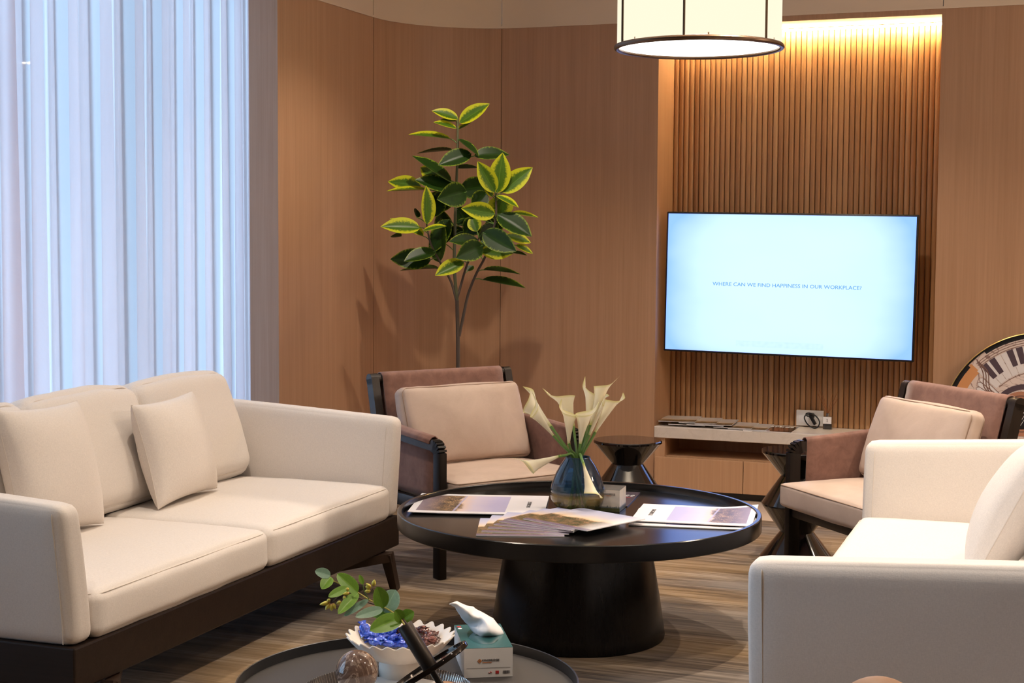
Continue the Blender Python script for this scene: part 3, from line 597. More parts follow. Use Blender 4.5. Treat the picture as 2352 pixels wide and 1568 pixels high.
# ------------------------------------------------------------------ tables
CT = (-1.795, 5.385)
t = thing('coffee_table', 'large round black coffee table with a raised rim and flared pedestal', 'table', (*CT, 0))
mb = MB(); R = .680
mb.lathe([(0, .418), (R - .003, .418), (R, .421), (R, .475), (R - .003, .478), (R - .015, .478), (R - .017, .476), (R - .018, .4497), (R - .0181, .4495), (0, .4495)], 128); mb.build('tabletop', M['table'], t, angle=30)
mb = MB(); mb.lathe([(0, 0), (.318, 0), (.327, .004), (.3285, .014), (.322, .06), (.307, .16), (.288, .27), (.270, .36), (.262, .4178), (0, .4178)], 96); mb.build('pedestal', M['table_base'], t, angle=30)
ST = (-1.555, 3.350)
t = thing('tray_table', 'low round grey table with a thin raised rim at the bottom edge', 'table', (*ST, 0))
mb = MB(); R = .420; mb.lathe([(0, .372), (R - .005, .372), (R - .005, .386), (0, .386)], 96); mb.build('tabletop', M['tray'], t, angle=30)
mb = MB(); mb.lathe([(R - .005, .368), (R, .368), (R, .412), (R - .002, .4135), (R - .004, .412), (R - .0048, .387), (R - .0049, .368)], 96); mb.build('rim', M['tray_rim'], t, angle=30)
mb = MB(); mb.lathe([(0, 0), (.22, 0), (.22, .012), (.03, .014), (.025, .02), (.025, .3718), (0, .3718)], 48); mb.build('pedestal', M['tray_rim'], t, angle=30)
def hourglass(label, x, y, hgt):
    t = thing('hourglass_side_table', label, 'side table', (x, y, 0), 0, 'glossy black hourglass side tables'); s = hgt / .505; R, w = .170, .078
    mb = MB(); mb.lathe([(0, 0), (R - .006, 0), (R, .006), (R, .010), (w, .125 * s), (R - .003, .250 * s), (R - .003, .256 * s), (w, .385 * s), (R, .492 * s), (R, .5005 * s), (R - .004, hgt)], 72); mb.build('body', M['lacquer'], t, angle=25)
    mb = MB(); mb.lathe([(R - .004, hgt - .004), (R - .004, hgt), (0, hgt + .0004)], 72); mb.build('tabletop', M['lacquer'], t, angle=25)
hourglass('glossy black hourglass side table between the plant armchair and the niche', -2.150, 7.21, .497)
hourglass('glossy black hourglass side table tucked behind the seat of the artwork armchair', -1.282, 7.085, .512)

# ------------------------------------------------------------------ pendant lamp
c = at(1605, 112, 5.6); R = .300
l = bpy.data.lights.new('pendant_bulb', 'POINT'); l.energy = 130; l.color = (1.0, .84, .66); l.shadow_soft_size = .06; lo = bpy.data.objects.new('pendant_bulb', l); COL.objects.link(lo); lo.location = c + Vector((0, 0, .40))
t = thing('pendant_lamp', 'large lit drum pendant lamp with cream shade and bronze ribs', 'lamp', tuple(c)); zt = .52
mb = MB(); mb.lathe([(R - .004, .022), (R, .022), (R, zt), (R - .004, zt)], 96); mb.build('lamp_shade', M['shade'], t, angle=40)
mb = MB(); mb.lathe([(0, .004), (R - .02, .004), (R - .008, .006), (R - .008, .010), (0, .012)], 96); mb.build('diffuser', M['diffuser'], t, angle=40)
for z in (.004, zt):
    mb = MB(); mb.tube([((R + .002) * math.cos(2 * PI * k / 96), (R + .002) * math.sin(2 * PI * k / 96), z) for k in range(97)], .0095, 10, False, up=(0, 0, 1)); mb.build('ring', M['bronze'], t)
az = math.atan2(c.y, c.x) + PI
for k in range(6):
    w = az + math.radians(-10 + 61 * k); mb = MB(); mb.tube([((R + .003) * math.cos(w), (R + .003) * math.sin(w), z) for z in (.004, zt)], .0045, 8); mb.build('rib', M['bronze'], t)
mb = MB(); mb.tube([(0, 0, zt), (0, 0, ZC - c.z)], .006, 8); mb.lathe([(0, ZC - c.z - .03), (.06, ZC - c.z - .03), (.06, ZC - c.z - .001), (0, ZC - c.z - .001)], 24)
for k in range(3): mb.tube([(0, 0, zt + .15), (R * math.cos(2.1 * k), R * math.sin(2.1 * k), zt)], .003, 6)
mb.build('suspension_rod', M['bronze'], t)
# ------------------------------------------------------------------ tall rubber plant
def leaf_fn(L, W, droop=.12, fold=.10, tipw=.0, curl=0, rnd=0):
    """a pointed oval blade along +x, across y, facing +z"""
    def fn(u, v):
        s = math.sin(PI * u ** .82) ** .72 if 0 < u < 1 else 0
        if rnd: s = math.sin(PI * u ** .9) ** .55 if 0 < u < 1 else 0
        else: s *= 1 - .25 * max(0, u - .75) / .25
        y = (v - .5) * W * s; a = abs(v - .5) * 2
        z = fold * a * s * W * .9 - droop * L * u * u + curl * math.sin(PI * u * 1.5) * L
        return Vector((u * L, y, z))
    return fn
def leaf_matrix(b, tip, ratio_seen, wtrue, face=1):
    """blade from b to tip, turned about its length so that it shows that share of its width to the photo's side"""
    x = (tip - b); L = x.length; x.normalize(); e = (EYE - b).normalized(); e = (e - x * e.dot(x)).normalized(); s = x.cross(e)
    ang = math.acos(max(.06, min(1, ratio_seen))); z = e * math.cos(ang) + (s if (s.z > 0) else -s) * math.sin(ang) * face; z.normalize(); return basis(b, x, z.cross(x), z), L
PX, PY_, PD = 840, 200, 8.22
def pp(x, y, dd=0): return at(PX + x / 2.307, PY_ + y / 2.307, PD + dd)
base = pp(488, 1500); base.z = 0; base = Vector((base.x, base.y, 0))
t = thing('rubber_plant', 'tall variegated rubber plant standing in the wood-panelled corner', 'plant', (base.x, base.y, 0)); inv = Matrix.Translation(-Vector((base.x, base.y, 0)))
mb = MB(); mb.lathe([(0, 0), (.12, 0), (.128, .01), (.15, .26), (.155, .30), (.148, .305), (.140, .30), (.135, .27), (0, .27)], 40); mb.build('pot', M['tray_rim'], t, angle=40)
mb = MB(); mb.lathe([(0, .2705), (.1345, .2705), (.12, .285), (0, .29)], 30); mb.build('soil', M['bark'], t)
STEMS = []
def branch(name, pts, r0, r1, mat):
    c = catmull([inv @ p for p in pts], 6); n = len(c); STEMS.extend(c); mb = MB(); mb.tube(c, [r0 + (r1 - r0) * k / (n - 1) for k in range(n)], 8); return mb.build(name, mat, t)
branch('trunk', [Vector((base.x, base.y, .27)), pp(489, 1700), pp(490, 1480), pp(488, 1300), pp(484, 1130)], .013, .011, M['bark'])
branch('branch', [pp(484, 1130), pp(470, 950), pp(474, 700), pp(480, 540), pp(487, 330), pp(487, 185)], .010, .0065, M['twig_green'])
branch('branch', [pp(495, 1320), pp(520, 1200), pp(545, 1090), pp(590, 980, -.03), pp(640, 880, -.05), pp(688, 700, -.08), pp(690, 560, -.09)], .009, .0055, M['bark'])
branch('branch', [pp(481, 1130), pp(452, 1030), pp(402, 940, -.04), pp(345, 830, -.08), pp(322, 720, -.1)], .008, .005, M['bark'])
branch('branch', [pp(484, 1120), pp(507, 1040), pp(530, 960, -.06), pp(562, 880, -.10), pp(600, 800, -.12)], .008, .005, M['bark'])
LV = [  # base, tip, seen width, depth of base, depth of tip, kind, droop
 ((497, 190), (655, 85), 76, 0, -.02, 'v', .05), ((490, 168), (350, 122), 52, 0, -.02, 'v', .05), ((482, 218), (358, 185), 30, -.01, -.05, 'v', .02), ((478, 180), (395, 170), 26, .01, .05, 'v', .02), ((492, 225), (560, 185), 20, .02, .06, 'v', .02),
 ((452, 275), (225, 248), 30, 0, -.03, 'v', .03), ((462, 335), (268, 347), 14, .02, .06, 'd', .05), ((575, 365), (762, 345), 62, 0, .02, 'd', .16), ((490, 275), (602, 362), 28, -.01, -.06, 'd', .06), ((560, 352), (383, 408), 78, -.01, -.07, 'd', .10),
 ((455, 505), (248, 358), 46, -.02, -.06, 'd', .05), ((385, 475), (288, 425), 84, .04, .08, 'v', .04), ((292, 525), (116, 498), 78, .02, .05, 'v', .04), ((472, 542), (260, 488), 74, -.03, -.07, 'd', .04), ((335, 545), (108, 549), 16, -.02, -.05, 'v', .02),
 ((325, 728), (321, 520), 74, -.11, -.13, 'v', .02), ((535, 555), (387, 592), 120, -.05, -.14, 'd', .20), ((500, 545), (668, 520), 108, .02, .06, 'd', .10), ((478, 430), (600, 424), 22, .03, .06, 'd', .04),
 ((685, 557), (593, 393), 92, -.12, -.17, 'v', .03), ((697, 562), (726, 346), 112, -.09, -.10, 'v', .03), ((722, 558), (884, 423), 100, -.09, -.09, 'v', .04), ((685, 672), (510, 640), 92, -.14, -.22, 'v', .12), ((692, 575), (812, 637), 32, -.12, -.16, 'v', .03), ((672, 580), (622, 490), 46, -.10, -.13, 'v', .03), ((725, 575), (705, 690), 128, -.07, -.04, 'v', .05),
 ((775, 668), (916, 688), 24, -.05, -.02, 'v', .03), ((700, 678), (880, 785), 92, -.13, -.22, 'd', .08), ((622, 770), (797, 868), 104, -.16, -.25, 'd', .06), ((745, 785), (878, 822), 54, -.06, -.03, 'v', .06), ((612, 868), (782, 880), 82, -.10, -.08, 'v', .06), ((618, 838), (480, 905), 100, -.14, -.24, 'd', .05), ((600, 820), (445, 808), 60, -.12, -.20, 'd', .14),
 ((302, 762), (428, 735), 26, -.13, -.17, 'v', .02), ((288, 745), (79, 735), 82, -.12, -.17, 'v', .05), ((306, 790), (130, 690), 54, -.06, -.02, 'v', .05), ((370, 868), (203, 920), 62, -.10, -.18, 'd', .04), ((345, 915), (130, 910), 100, -.07, -.10, 'd', .06), ((520, 925), (368, 995), 78, -.13, -.20, 'v', .05), ((388, 960), (178, 968), 16, -.03, .0, 'd', .04),
 ((622, 968), (822, 985), 24, -.03, -.01, 'd', .06), ((618, 1020), (850, 1060), 36, -.03, -.05, 'd', .04), ((795, 838), (888, 880), 32, -.06, -.04, 'v', .05), ((780, 878), (856, 890), 16, -.08, -.06, 'd', .04), ((392, 930), (395, 690), 84, -.04, .02, 'd', .06), ((590, 765), (560, 680), 74, -.05, -.02, 'v', .06), ((525, 765), (415, 770), 60, .02, .05, 'd', .06), ((560, 722), (470, 715), 40, .02, .05, 'd', .06), ((540, 975), (570, 945), 36, .0, .02, 'd', .04), ((345, 690), (385, 545), 112, -.02, .05, 'd', .06), ((610, 820), (700, 715), 90, -.02, .04, 'd', .06), ((640, 640), (780, 690), 80, -.02, .03, 'd', .06), ((270, 690), (265, 640), 30, 0, .03, 'd', .05), ((190, 790), (130, 790), 24, .06, .10, 'd', .03), ((640, 690), (760, 640), 70, 0, .05, 'd', .05), ((440, 700), (350, 880), 90, .0, -.02, 'd', .05),
 ((470, 560), (330, 650), 100, .03, .06, 'd', .05), ((480, 640), (560, 740), 90, .04, .08, 'd', .05), ((600, 700), (520, 780), 96, -.02, .0, 'd', .05), ((420, 830), (400, 640), 92, .03, .07, 'd', .05), ((640, 780), (720, 700), 90, .02, .06, 'd', .05), ((600, 880), (680, 800), 80, .0, .03, 'v', .05), ((470, 800), (560, 760), 70, .03, .05, 'd', .05), ((640, 560), (560, 640), 84, .0, -.04, 'd', .05)]
for (b, e, w, d0, d1, kd, dr) in LV:
    B, T = pp(*b, d0), pp(*e, d1); L0 = (T - B).length; true = max(.05, L0 * (.50 if kd == 'v' else .48)); seen = w / 2.307 * PD / FOC
    Mx, L = leaf_matrix(B, T, min(1, seen / max(true, seen * .999)), true); W = max(true, seen) * (1.12 if kd == 'd' else 1.03)
    mb = MB(); mb.grid(leaf_fn(L, W, dr * .6, .16), 14, 8, inv @ Mx); b0 = inv @ B; q = min(STEMS, key=lambda p: (p - b0 + Vector((0, 0, .02))).length); mb.cm = 1
    if (q - b0).length < .16: mb.tube([q, q.lerp(b0, .6) + Vector((0, 0, .004)), b0, b0 + (inv.to_3x3() @ (T - B)) * .08], [.003, .0026, .0024, .0015], 6)
    mb.build('leaf', [M['leaf_var'] if kd == 'v' else M['leaf_dark'], M['green_stem']], t, angle=80)

# ------------------------------------------------------------------ vase and calla lilies
VD = at(1326, 1171, 5.80); vz = .450; V = on_z(1326, 1172, vz)
t = thing('glass_vase', 'round blue and amber glass vase holding calla lilies on the coffee table', 'vase', (V.x, V.y, vz))
po = [(0, .0005), (.055, .0005), (.066, .004), (.088, .022), (.1015, .045), (.104, .060), (.1035, .068), (.1015, .072), (.1035, .077), (.1035, .088), (.097, .112), (.084, .145), (.066, .178), (.051, .199), (.0465, .206)]
mb = MB(); mb.lathe(po, 72); mb.build('body', M['vase'], t, angle=60)
mb = MB(); mb.tube([(.0467 * math.cos(2 * PI * k / 48), .0467 * math.sin(2 * PI * k / 48), .2065) for k in range(49)], .0022, 8, False, up=(0, 0, 1)); mb.build('lip', M['vase'], t)
DV = (V - EYE).dot(FWD)
def cp(x, y, dd=0): return at(1150 + x / 3.92, 840 + y / 3.92, DV + dd)
def calla(label, base, mouth, tip, R_, dd0, dd1, roll=0, closed=0, foot=(0, 0), via=None):
    B, Mo, T = cp(*base, dd0), cp(*mouth, dd1), cp(*tip, dd1 + .0)
    o = thing('calla_lily', label, 'flower', tuple(B), 0, 'cream calla lilies in the glass vase'); iv = Matrix.Translation(-B)
    r = R_ * 1.16 / 3.92 * DV / FOC; ax = Mo - B; L = ax.length; ax.normalize(); td = T - Mo; td = td - ax * td.dot(ax); td = td.normalized() if td.length > 1e-4 else UP; sd = ax.cross(td); ext = max(.15, min(.75, (T - Mo).dot(ax) / L + .30)); out = (T - Mo - ax * (T - Mo).dot(ax)).length / max(r, 1e-4)
    def fn(u, v):
        a = -1.10 * PI + u * 2.20 * PI; k = math.exp(-(a / .62) ** 2); tipk = math.exp(-(a / .16) ** 2)
        hgt = 1.0 + .16 * k - .13 * math.cos(a) * 0 - .14 * (1 - math.cos(a)) / 2
        h = v * hgt; rr = .14 + .86 * (v ** 1.35 if not closed else v ** .8 * .42 * (1.35 - v)); flare = max(0, v - .80) / .20
        rr *= 1 + .16 * flare * (1 - closed); over = 1 + .05 * abs(a) / PI * (1 if a > 0 else -1)
        p = B + ax * (L * h) + (td * math.cos(a) + sd * math.sin(a)) * (r * rr * over)
        if v > .82: e = ((v - .82) / .18) ** 1.6; p += (T - (B + ax * (L * hgt) + td * r * 1.1)) * (tipk * e) + td * (r * .28 * k * e * (1 - closed))
        return iv @ p
    mb = MB(); mb.grid(fn, 56, 24); mb.build('bloom', M['calla'], o, angle=80)
    if not closed:
        mb = MB(); c = [iv @ (B + ax * (L * s)) for s in (.35, .6, .86)]; mb.tube(c, [.0035, .0045, .003], 8); mb.build('spadix', M['yellow_stem'], o)
    F = Vector((V.x + foot[0], V.y + foot[1], vz + .012)); mo = via or Vector((V.x + (B.x - V.x) * .22, V.y + (B.y - V.y) * .22, vz + .206))
    mo = Vector(mo); hv = Vector((mo.x - V.x, mo.y - V.y, 0)); 
    if hv.length > .034: hv = hv.normalized() * .034; mo = Vector((V.x + hv.x, V.y + hv.y, mo.z))
    c = catmull([iv @ F, iv @ (F * .4 + mo * .6), iv @ mo, iv @ (mo * .35 + B * .65 + (ax * 0)), iv @ (B + ax * .012)], 6); mb = MB(); mb.tube(c, [.0052] * (len(c) - 3) + [.0058, .006, .006], 8); mb.build('stem', M['green_stem'], o)
    return o
calla('calla lily at the upper left, its wide mouth behind another bloom', (468, 560), (238, 318), (180, 203), 72, .03, .05, foot=(.03, .01))
calla('calla lily leaning left in front of a wide-mouthed bloom', (490, 648), (290, 385), (262, 232), 46, -.02, -.04, foot=(.02, -.02))
calla('calla lily pointing up left with a broad flat mouth, behind the middle of the vase', (660, 560), (555, 262), (402, 188), 76, .04, .06, foot=(-.01, .02))
calla('upright calla lily above the middle of the vase, open toward the viewer', (612, 725), (611, 405), (570, 295), 54, -.02, -.03, foot=(-.02, -.03))
calla('upright calla lily right of the vase centre with a bowl-like mouth', (712, 725), (765, 405), (865, 310), 62, -.03, -.05, foot=(-.03, .0))
calla('tall calla lily with a pointed tip rising straight up at the back', (772, 560), (822, 235), (783, 97), 60, .03, .05, foot=(.0, .03))
calla('topmost calla lily, its tip curling to the right', (800, 560), (935, 150), (1052, 84), 58, .01, .02, foot=(-.01, .01))
calla('slim closed calla bud beside the topmost bloom', (788, 645), (940, 300), (955, 255), 46, -.04, -.06, closed=1, foot=(-.03, -.02))
calla('calla lily at the upper right leaning right with a sharp tip', (838, 620), (1020, 292), (1082, 228), 56, -.01, -.01, foot=(-.04, .01))
calla('calla lily drooping sideways to the left over the table', (545, 806), (225, 910), (98, 845), 56, -.05, -.07, foot=(.03, .02), via=cp(650, 805, -.03))
calla('calla lily hanging down in front of the vase', (742, 868), (830, 1170), (880, 1196), 50, -.135, -.145, foot=(.0, .04), via=cp(712, 800, -.035))

# ------------------------------------------------------------------ printed things on the coffee table
def sheet(name, M4, w, h, th, mats, bend=None, nx=10, ny=6):
    """a thin stapled or folded publication: printed top, white edges and back; bend(u, v) lifts it"""
    mb = MB(); bend = bend or (lambda u, v: 0)
    mb.grid(lambda u, v: Vector((u * w, v * h, th + bend(u, v))), nx, ny, M4); mb.cm = 1
    mb.grid(lambda u, v: Vector(((1 - u) * w, v * h, bend(1 - u, v))), nx, ny, M4, uv=False)
    rim = [(k / nx, 0) for k in range(nx)] + [(1, k / ny) for k in range(ny)] + [(1 - k / nx, 1) for k in range(nx)] + [(0, 1 - k / ny) for k in range(ny)]
    n = len(rim); vs = [Vector((u * w, v * h, bend(u, v))) for u, v in rim] + [Vector((u * w, v * h, th + bend(u, v))) for u, v in rim]
    mb.add(vs, [(k, (k + 1) % n, n + (k + 1) % n, n + k) for k in range(n)], M4)
    return mb.build(name, mats, None, angle=30)
TZ = .4503
def logo(parent, M4, size, small=True):
    text_mesh('KINGBRIDGE', size, 'logo', M['ink'], parent, M4)
# broadsheets: u runs from the dark end of the picture to the white end
def broadsheet(label, a, b, c, z, lift, flip=False):
    A, B, C = on_z(*a, z), on_z(*b, z), on_z(*c, z); Mx, w, h = plate(A, B, C)
    o = sheet('newspaper', Mx, w, h, .003, [M['paper_pic'], M['white']], lift); tag(o, label, 'newspaper', group='folded broadsheets on the coffee table')
    mx = Mx @ basis((w * .87, h * .5, .0034 + lift(.87, .5)), (0, 1, 0), (-1, 0, 0), (0, 0, 1)); logo(o, mx, .022); return o
lf = lambda u, v: .0040 * (1 - u) ** 2
broadsheet('folded broadsheet lying under another at the left of the coffee table', (948, 1178), (1248, 1184), (994, 1140), TZ, lambda u, v: .0012 * (1 - u))
broadsheet('upper folded broadsheet with a sunset city picture at the left of the coffee table', (936, 1178), (1249, 1184), (986, 1136), TZ + .0052, lambda u, v: .012 * max(0, .3 - u) ** 1.3 + .001)
broadsheet('lower folded broadsheet peeking out under another at the right of the coffee table', (1742, 1179), (1468, 1168), (1700, 1217), TZ, lambda u, v: .010 * max(0, .25 - u) ** 1.2 + .0005)
broadsheet('upper folded broadsheet with one raised corner at the right of the coffee table', (1742, 1172), (1478, 1160), (1686, 1209), TZ + .0055, lambda u, v: .075 * max(0, .32 - u) ** 1.3 * (1 - v) + .0035)
# the fan of brochures
lab = ['topmost brochure of the fan, its sunset cover fully visible', 'second brochure from the top of the fan', 'third brochure from the top of the fan', 'fourth brochure from the top of the fan', 'third brochure from the bottom of the fan', 'second brochure from the bottom of the fan', 'lowest brochure of the fan, nearest the left newspaper']
fan = [(-1.925, 5.136, -23), (-1.992, 5.116, -18.5), (-1.999, 5.086, -11), (-2.004, 5.047, -3.5), (-2.006, 4.995, 8.5), (-2.008, 4.940, 15), (-2.008, 4.890, 19.5)]
for k, (x, y, a_) in enumerate(fan):
    a_ = math.radians(a_); Mx = basis((x, y, TZ + .0036 * (6 - k)), (math.cos(a_), math.sin(a_), 0), (-math.sin(a_), math.cos(a_), 0), (0, 0, 1))
    o = sheet('brochure', Mx, .310, .322, .0030, [M['cover_pic'], M['white']], lambda u, v, k=k: .0006 * math.sin(PI * v) + .006 * max(0, .25 - u) ** 1.5 * (1 if k < 3 else .4)); tag(o, lab[k] + ' on the coffee table', 'brochure', group='fanned brochures on the coffee table')
# dark booklet behind the vase
A, B, C = on_z(1400, 1166, TZ), on_z(1439, 1166, TZ), on_z(1428, 1127, TZ)
Mx = basis(on_z(1441, 1164, TZ), (on_z(1471, 1132, TZ) - on_z(1441, 1164, TZ)).normalized(), Vector((0, 0, 1)).cross((on_z(1471, 1132, TZ) - on_z(1441, 1164, TZ)).normalized()), (0, 0, 1)); Lb = (on_z(1471, 1132, TZ) - on_z(1441, 1164, TZ)).length
o = sheet('booklet', Mx, Lb, .19, .003, [M['navy_cover'], M['navy_cover']]); tag(o, 'dark violet booklet with white lettering behind the tissue box on the coffee table', 'booklet')
# white scribbled display lettering and a red line, as far as it shows beside the box
mb = MB()
for q in range(6):
    x0 = Lb * .66; y0 = .012 + q * .021; mb.tube([Mx @ Vector(p) for p in catmull([(x0 + .030, y0 + .012, .0034), (x0 + .040, y0 + .004, .0034), (x0 + .026, y0 + .001, .0034), (x0 + .018, y0 + .012, .0034), (x0 + .006, y0 + .010, .0034), (x0 + .004, y0 + .001, .0034)], 4)], .0022, 6, flat=.2)
mb.build('lettering', M['white_ink'], o); mb = MB(); mb.box((Lb * .60, .06, .0033), (.008, .085, .0006), Mx); mb.build('red_line', M['red_ink'], o, smooth=False)
# tissue boxes
def carton(label, Mx, w, d, h, front, lid, pr):
    t = thing('tissue_box', label, 'tissue box'); t.matrix_world = Mx
    mb = MB(); mb.add([(0, 0, 0), (w, 0, 0), (w, d, 0), (0, d, 0), (0, 0, h), (w, 0, h), (w, d, h), (0, d, h)], [(0, 1, 5, 4), (1, 2, 6, 5), (2, 3, 7, 6), (3, 0, 4, 7), (0, 3, 2, 1)], None, [((0, 0), (1, 0), (1, 1), (0, 1))] * 4 + [((0, 0),) * 4]); mb.build('carton', front, t, smooth=False)
    mb = MB(); mb.box((w / 2, d / 2, h + .0004), (w, d, .0008)); mb.build('lid', lid, t, smooth=False)
    return t
A, B = on_z(1066, 1557.5, .386), on_z(1177.5, 1553.5, .386); x = (B - A); w = x.length; x.normalize(); y = Vector((0, 0, 1)).cross(x)
tb = carton('white and teal tissue box with a tissue pulled out on the tray table', basis(A + Vector((0, 0, .0008)), x, y, (0, 0, 1)), w, .235, .075, M['white_gloss'], M['teal'], 0); tw = w
Lx = lambda px, pz: (px, -.0006, pz)
text_mesh('KINGBRIDGE', .0076, 'logo', M['ink'], tb, basis((w * .545, -.0006, .0440), (1, 0, 0), (0, 0, 1), (0, -1, 0)))
mb = MB()
for ring in (.0050, .0024):
    mb.tube([(w * .315 + ring * math.cos(k * PI / 2), -.0006, .0425 + ring * math.sin(k * PI / 2)) for k in range(5)], .0011, 6, flat=.3, up=(0, 1, 0))
mb.box((w * .470, -.0006, .0385), (.024, .0005, .0013)); mb.build('emblem', M['orange_ink'], tb, smooth=False)
mb = MB(); mb.box((w * .68, -.0005, .0125), (.0085, .0005, .0075)); mb.tube([(w * .50, -.0005, .012), (w * .53, -.0005, .0105), (w * .545, -.0005, .0145), (w * .57, -.0005, .0115)], .0008, 5); mb.build('red_mark', M['red_ink'], tb, smooth=False)
mb = MB(); rb = random.Random(2); xx = w * .80
while xx < w * .945:
    ww = rb.choice((.0004, .0007, .0012)); mb.box((xx, -.0005, .0125), (ww, .0005, .0075)); xx += ww + rb.choice((.0006, .001))
mb.box((w / 2, -.0004, .0245), (w * .9, .0003, .0004)); mb.build('barcode', M['ink'], tb, smooth=False)
mb = MB(); mb.lathe([(0, .0761), (.006, .0761), (.006, .0764), (0, .0764)], 20, Matrix.Translation((.010, .213, 0))); mb.build('round_sticker', M['red_ink'], tb, smooth=False)
mb = MB(); mb.lathe([(0, .0761), (.0055, .0761), (.0055, .0764), (0, .0764)], 20, Matrix.Translation((.0105, .195, 0))); mb.build('round_sticker', M['white_ink'], tb, smooth=False)
mb = MB(); n = 40; rim = [(w * .5 + .040 * math.cos(2 * PI * k / n), .115 + .085 * math.sin(2 * PI * k / n), .0765) for k in range(n)]; inn = [(w * .5 + .022 * math.cos(2 * PI * k / n), .115 + .012 * math.sin(2 * PI * k / n), .078) for k in range(n)]; mb.add(rim + inn, [(k, (k + 1) % n, n + (k + 1) % n, n + k) for k in range(n)]); mb.build('plastic_film', M['film'], tb)
DT = (A - EYE).dot(FWD)
def tissue():
    P = lambda x, y, d=0: at(1030 + x / 7.92, 1370 + y / 7.92, DT + .125 + d)
    left = [P(520, 775, 0), P(470, 660, .02), P(350, 520, .03), P(230, 370, .03), P(130, 215, .01), P(20, 140, -.01)]; mid = [P(640, 772, -.010), P(610, 640, -.022), P(500, 480, .018), P(390, 330, -.006), P(240, 190, -.006), P(60, 112, -.008)]
    right = [P(790, 760, 0), P(1008, 672, .015), P(810, 400, .04), P(540, 235, .045), P(340, 150, .03), P(112, 92, 0)]; q = [P(720, 765, .004), P(800, 664, -.028), P(690, 440, -.012), P(480, 285, .022), P(300, 165, .012), P(90, 100, -.002)]
    rows = [catmull(c, 5) for c in (left, mid, q, right)]; n = len(rows[0]) - 1; iv = tb.matrix_world.inverted()
    def fn(u, v):
        j = int(round(v * n)); pts = [r[j] for r in rows]; c = catmull(pts, 6); i = int(round(u * (len(c) - 1))); p = c[i]; return iv @ (p + (noise.noise_vector(p * 42) * .0030 + Vector((0, 0, 1)) * (abs(noise.noise(p * 60)) - .2) * .0045) * min(1, v * 4))
    mb = MB(); mb.grid(fn, 18, n, uv=False); o = mb.build('tissue', M['white'], tb, angle=80)
    md = o.modifiers.new('thickness', 'SOLIDIFY'); md.thickness = .0006
bpy.context.view_layer.update(); tissue()
B = on_z(1423, 1176, TZ); x = (on_z(1425, 1176, TZ) - on_z(1270, 1173, TZ)).normalized(); y = Vector((0, 0, 1)).cross(x); x = Vector((math.cos(.09), math.sin(.09), 0)); y = Vector((-x.y, x.x, 0)); w = .245
tb2 = carton('tissue box printed with a skyline behind the glass vase', basis(B - x * w + Vector((0, 0, .0006)), x, y, (0, 0, 1)), w, .118, .083, M['box_print'], M['grey_card'], 1)
text_mesh('KINGBRIDGE', .011, 'logo', M['ink'], tb2, basis((w * .84, -.0006, .066), (1, 0, 0), (0, 0, 1), (0, -1, 0)), sx=.7)
mb = MB(); mb.box((w * .82, -.0006, .060), (.02, .0005, .0016)); mb.box((w * .62, -.0006, .066), (.006, .0005, .006)); mb.build('emblem', M['orange_ink'], tb2, smooth=False)
# ------------------------------------------------------------------ things on the tray table
SZ = .3865
bc = on_z(920, 1456, .497); BX, BY = bc.x, bc.y
t = thing('fluted_bowl', 'cream fluted pedestal bowl of wrapped sweets on the tray table', 'bowl', (BX, BY, SZ)); R = .134; NF = 23
def bowl_surface(k):
    def fn(u, v):
        a = 2 * PI * u; s = max(0, (v - .08) / .92); r = .048 + (R - .050) * v ** .95; amp = .0085 * s ** 1.1; z = .052 + .058 * v ** 1.7
        r2 = r + amp * math.cos(NF * a) * (.6) + k * (.0032) * 0; z2 = z + amp * .55 * math.cos(NF * a) - k * .0045
        return Vector((r2 * math.cos(a), r2 * math.sin(a), z2))
    return fn
mb = MB(); N = NF * 10
mb.grid(bowl_surface(0), N, 16, loop_u=True, uv=False); mb.grid(lambda u, v: bowl_surface(1)(u, 1 - v), N, 16, loop_u=True, uv=False)
mb.grid(lambda u, v: bowl_surface(0)(u, 1).lerp(bowl_surface(1)(u, 1), v) + Vector((math.cos(2 * PI * u), math.sin(2 * PI * u), 0)) * .0016 * math.sin(PI * v), N, 4, loop_u=True, uv=False); mb.lathe([(0, .0475), (.049, .0475)], 60); mb.lathe([(.049, .0520), (0, .0520)][::-1], 60)
mb.build('bowl', M['ceramic'], t, angle=80)
mb = MB(); mb.lathe([(0, .0004), (.053, .0004), (.055, .003), (.055, .034), (.053, .0472), (0, .0472)], 56); mb.build('foot', M['ceramic'], t, angle=40)
def sweet(mat, s, kind):
    mb = MB()
    def fn(u, v):
        x = (v - .5) * 2; a = 2 * PI * u; ax = abs(x); tw = max(0, ax - .58) / .42
        if ax < .58: k = (1 - (ax / .62) ** 4) ** .5; w, h = .0125 * (.55 + .45 * k), .0075 * (.25 + .75 * k)
        else: w, h = .0125 * (.60 + .42 * tw), .0016 * (1 - tw) + .0004
        ca, sa = math.cos(a), math.sin(a)
        return Vector((x * .0205 * s, math.copysign(abs(ca) ** .7, ca) * w * s, (math.copysign(abs(sa) ** .8, sa) * h + .0012 * math.sin(5 * ca * 1.5) * tw) * s + .0006 * noise.noise(Vector((x * 3, ca * 3, sa * 2 + s * 9)))))
    mb.grid(fn, 20, 22, loop_u=True, uv=False); return mb
rs = random.Random(11); first = {}
def put_sweet(kind, label, grp, p, rot):
    if kind not in first:
        first[kind] = tag(sweet(None, 1.15 if kind == 'b' else .85, kind).build('wrapped_sweet', M['blue_foil'] if kind == 'b' else M['brown_foil'], None, angle=80), label, 'sweet', grp); o = first[kind]
    else: o = first[kind].copy(); COL.objects.link(o)
    o['label'] = label; o['group'] = grp; o.location = p; o.rotation_euler = rot; return o
DB = (bc - EYE).dot(FWD)
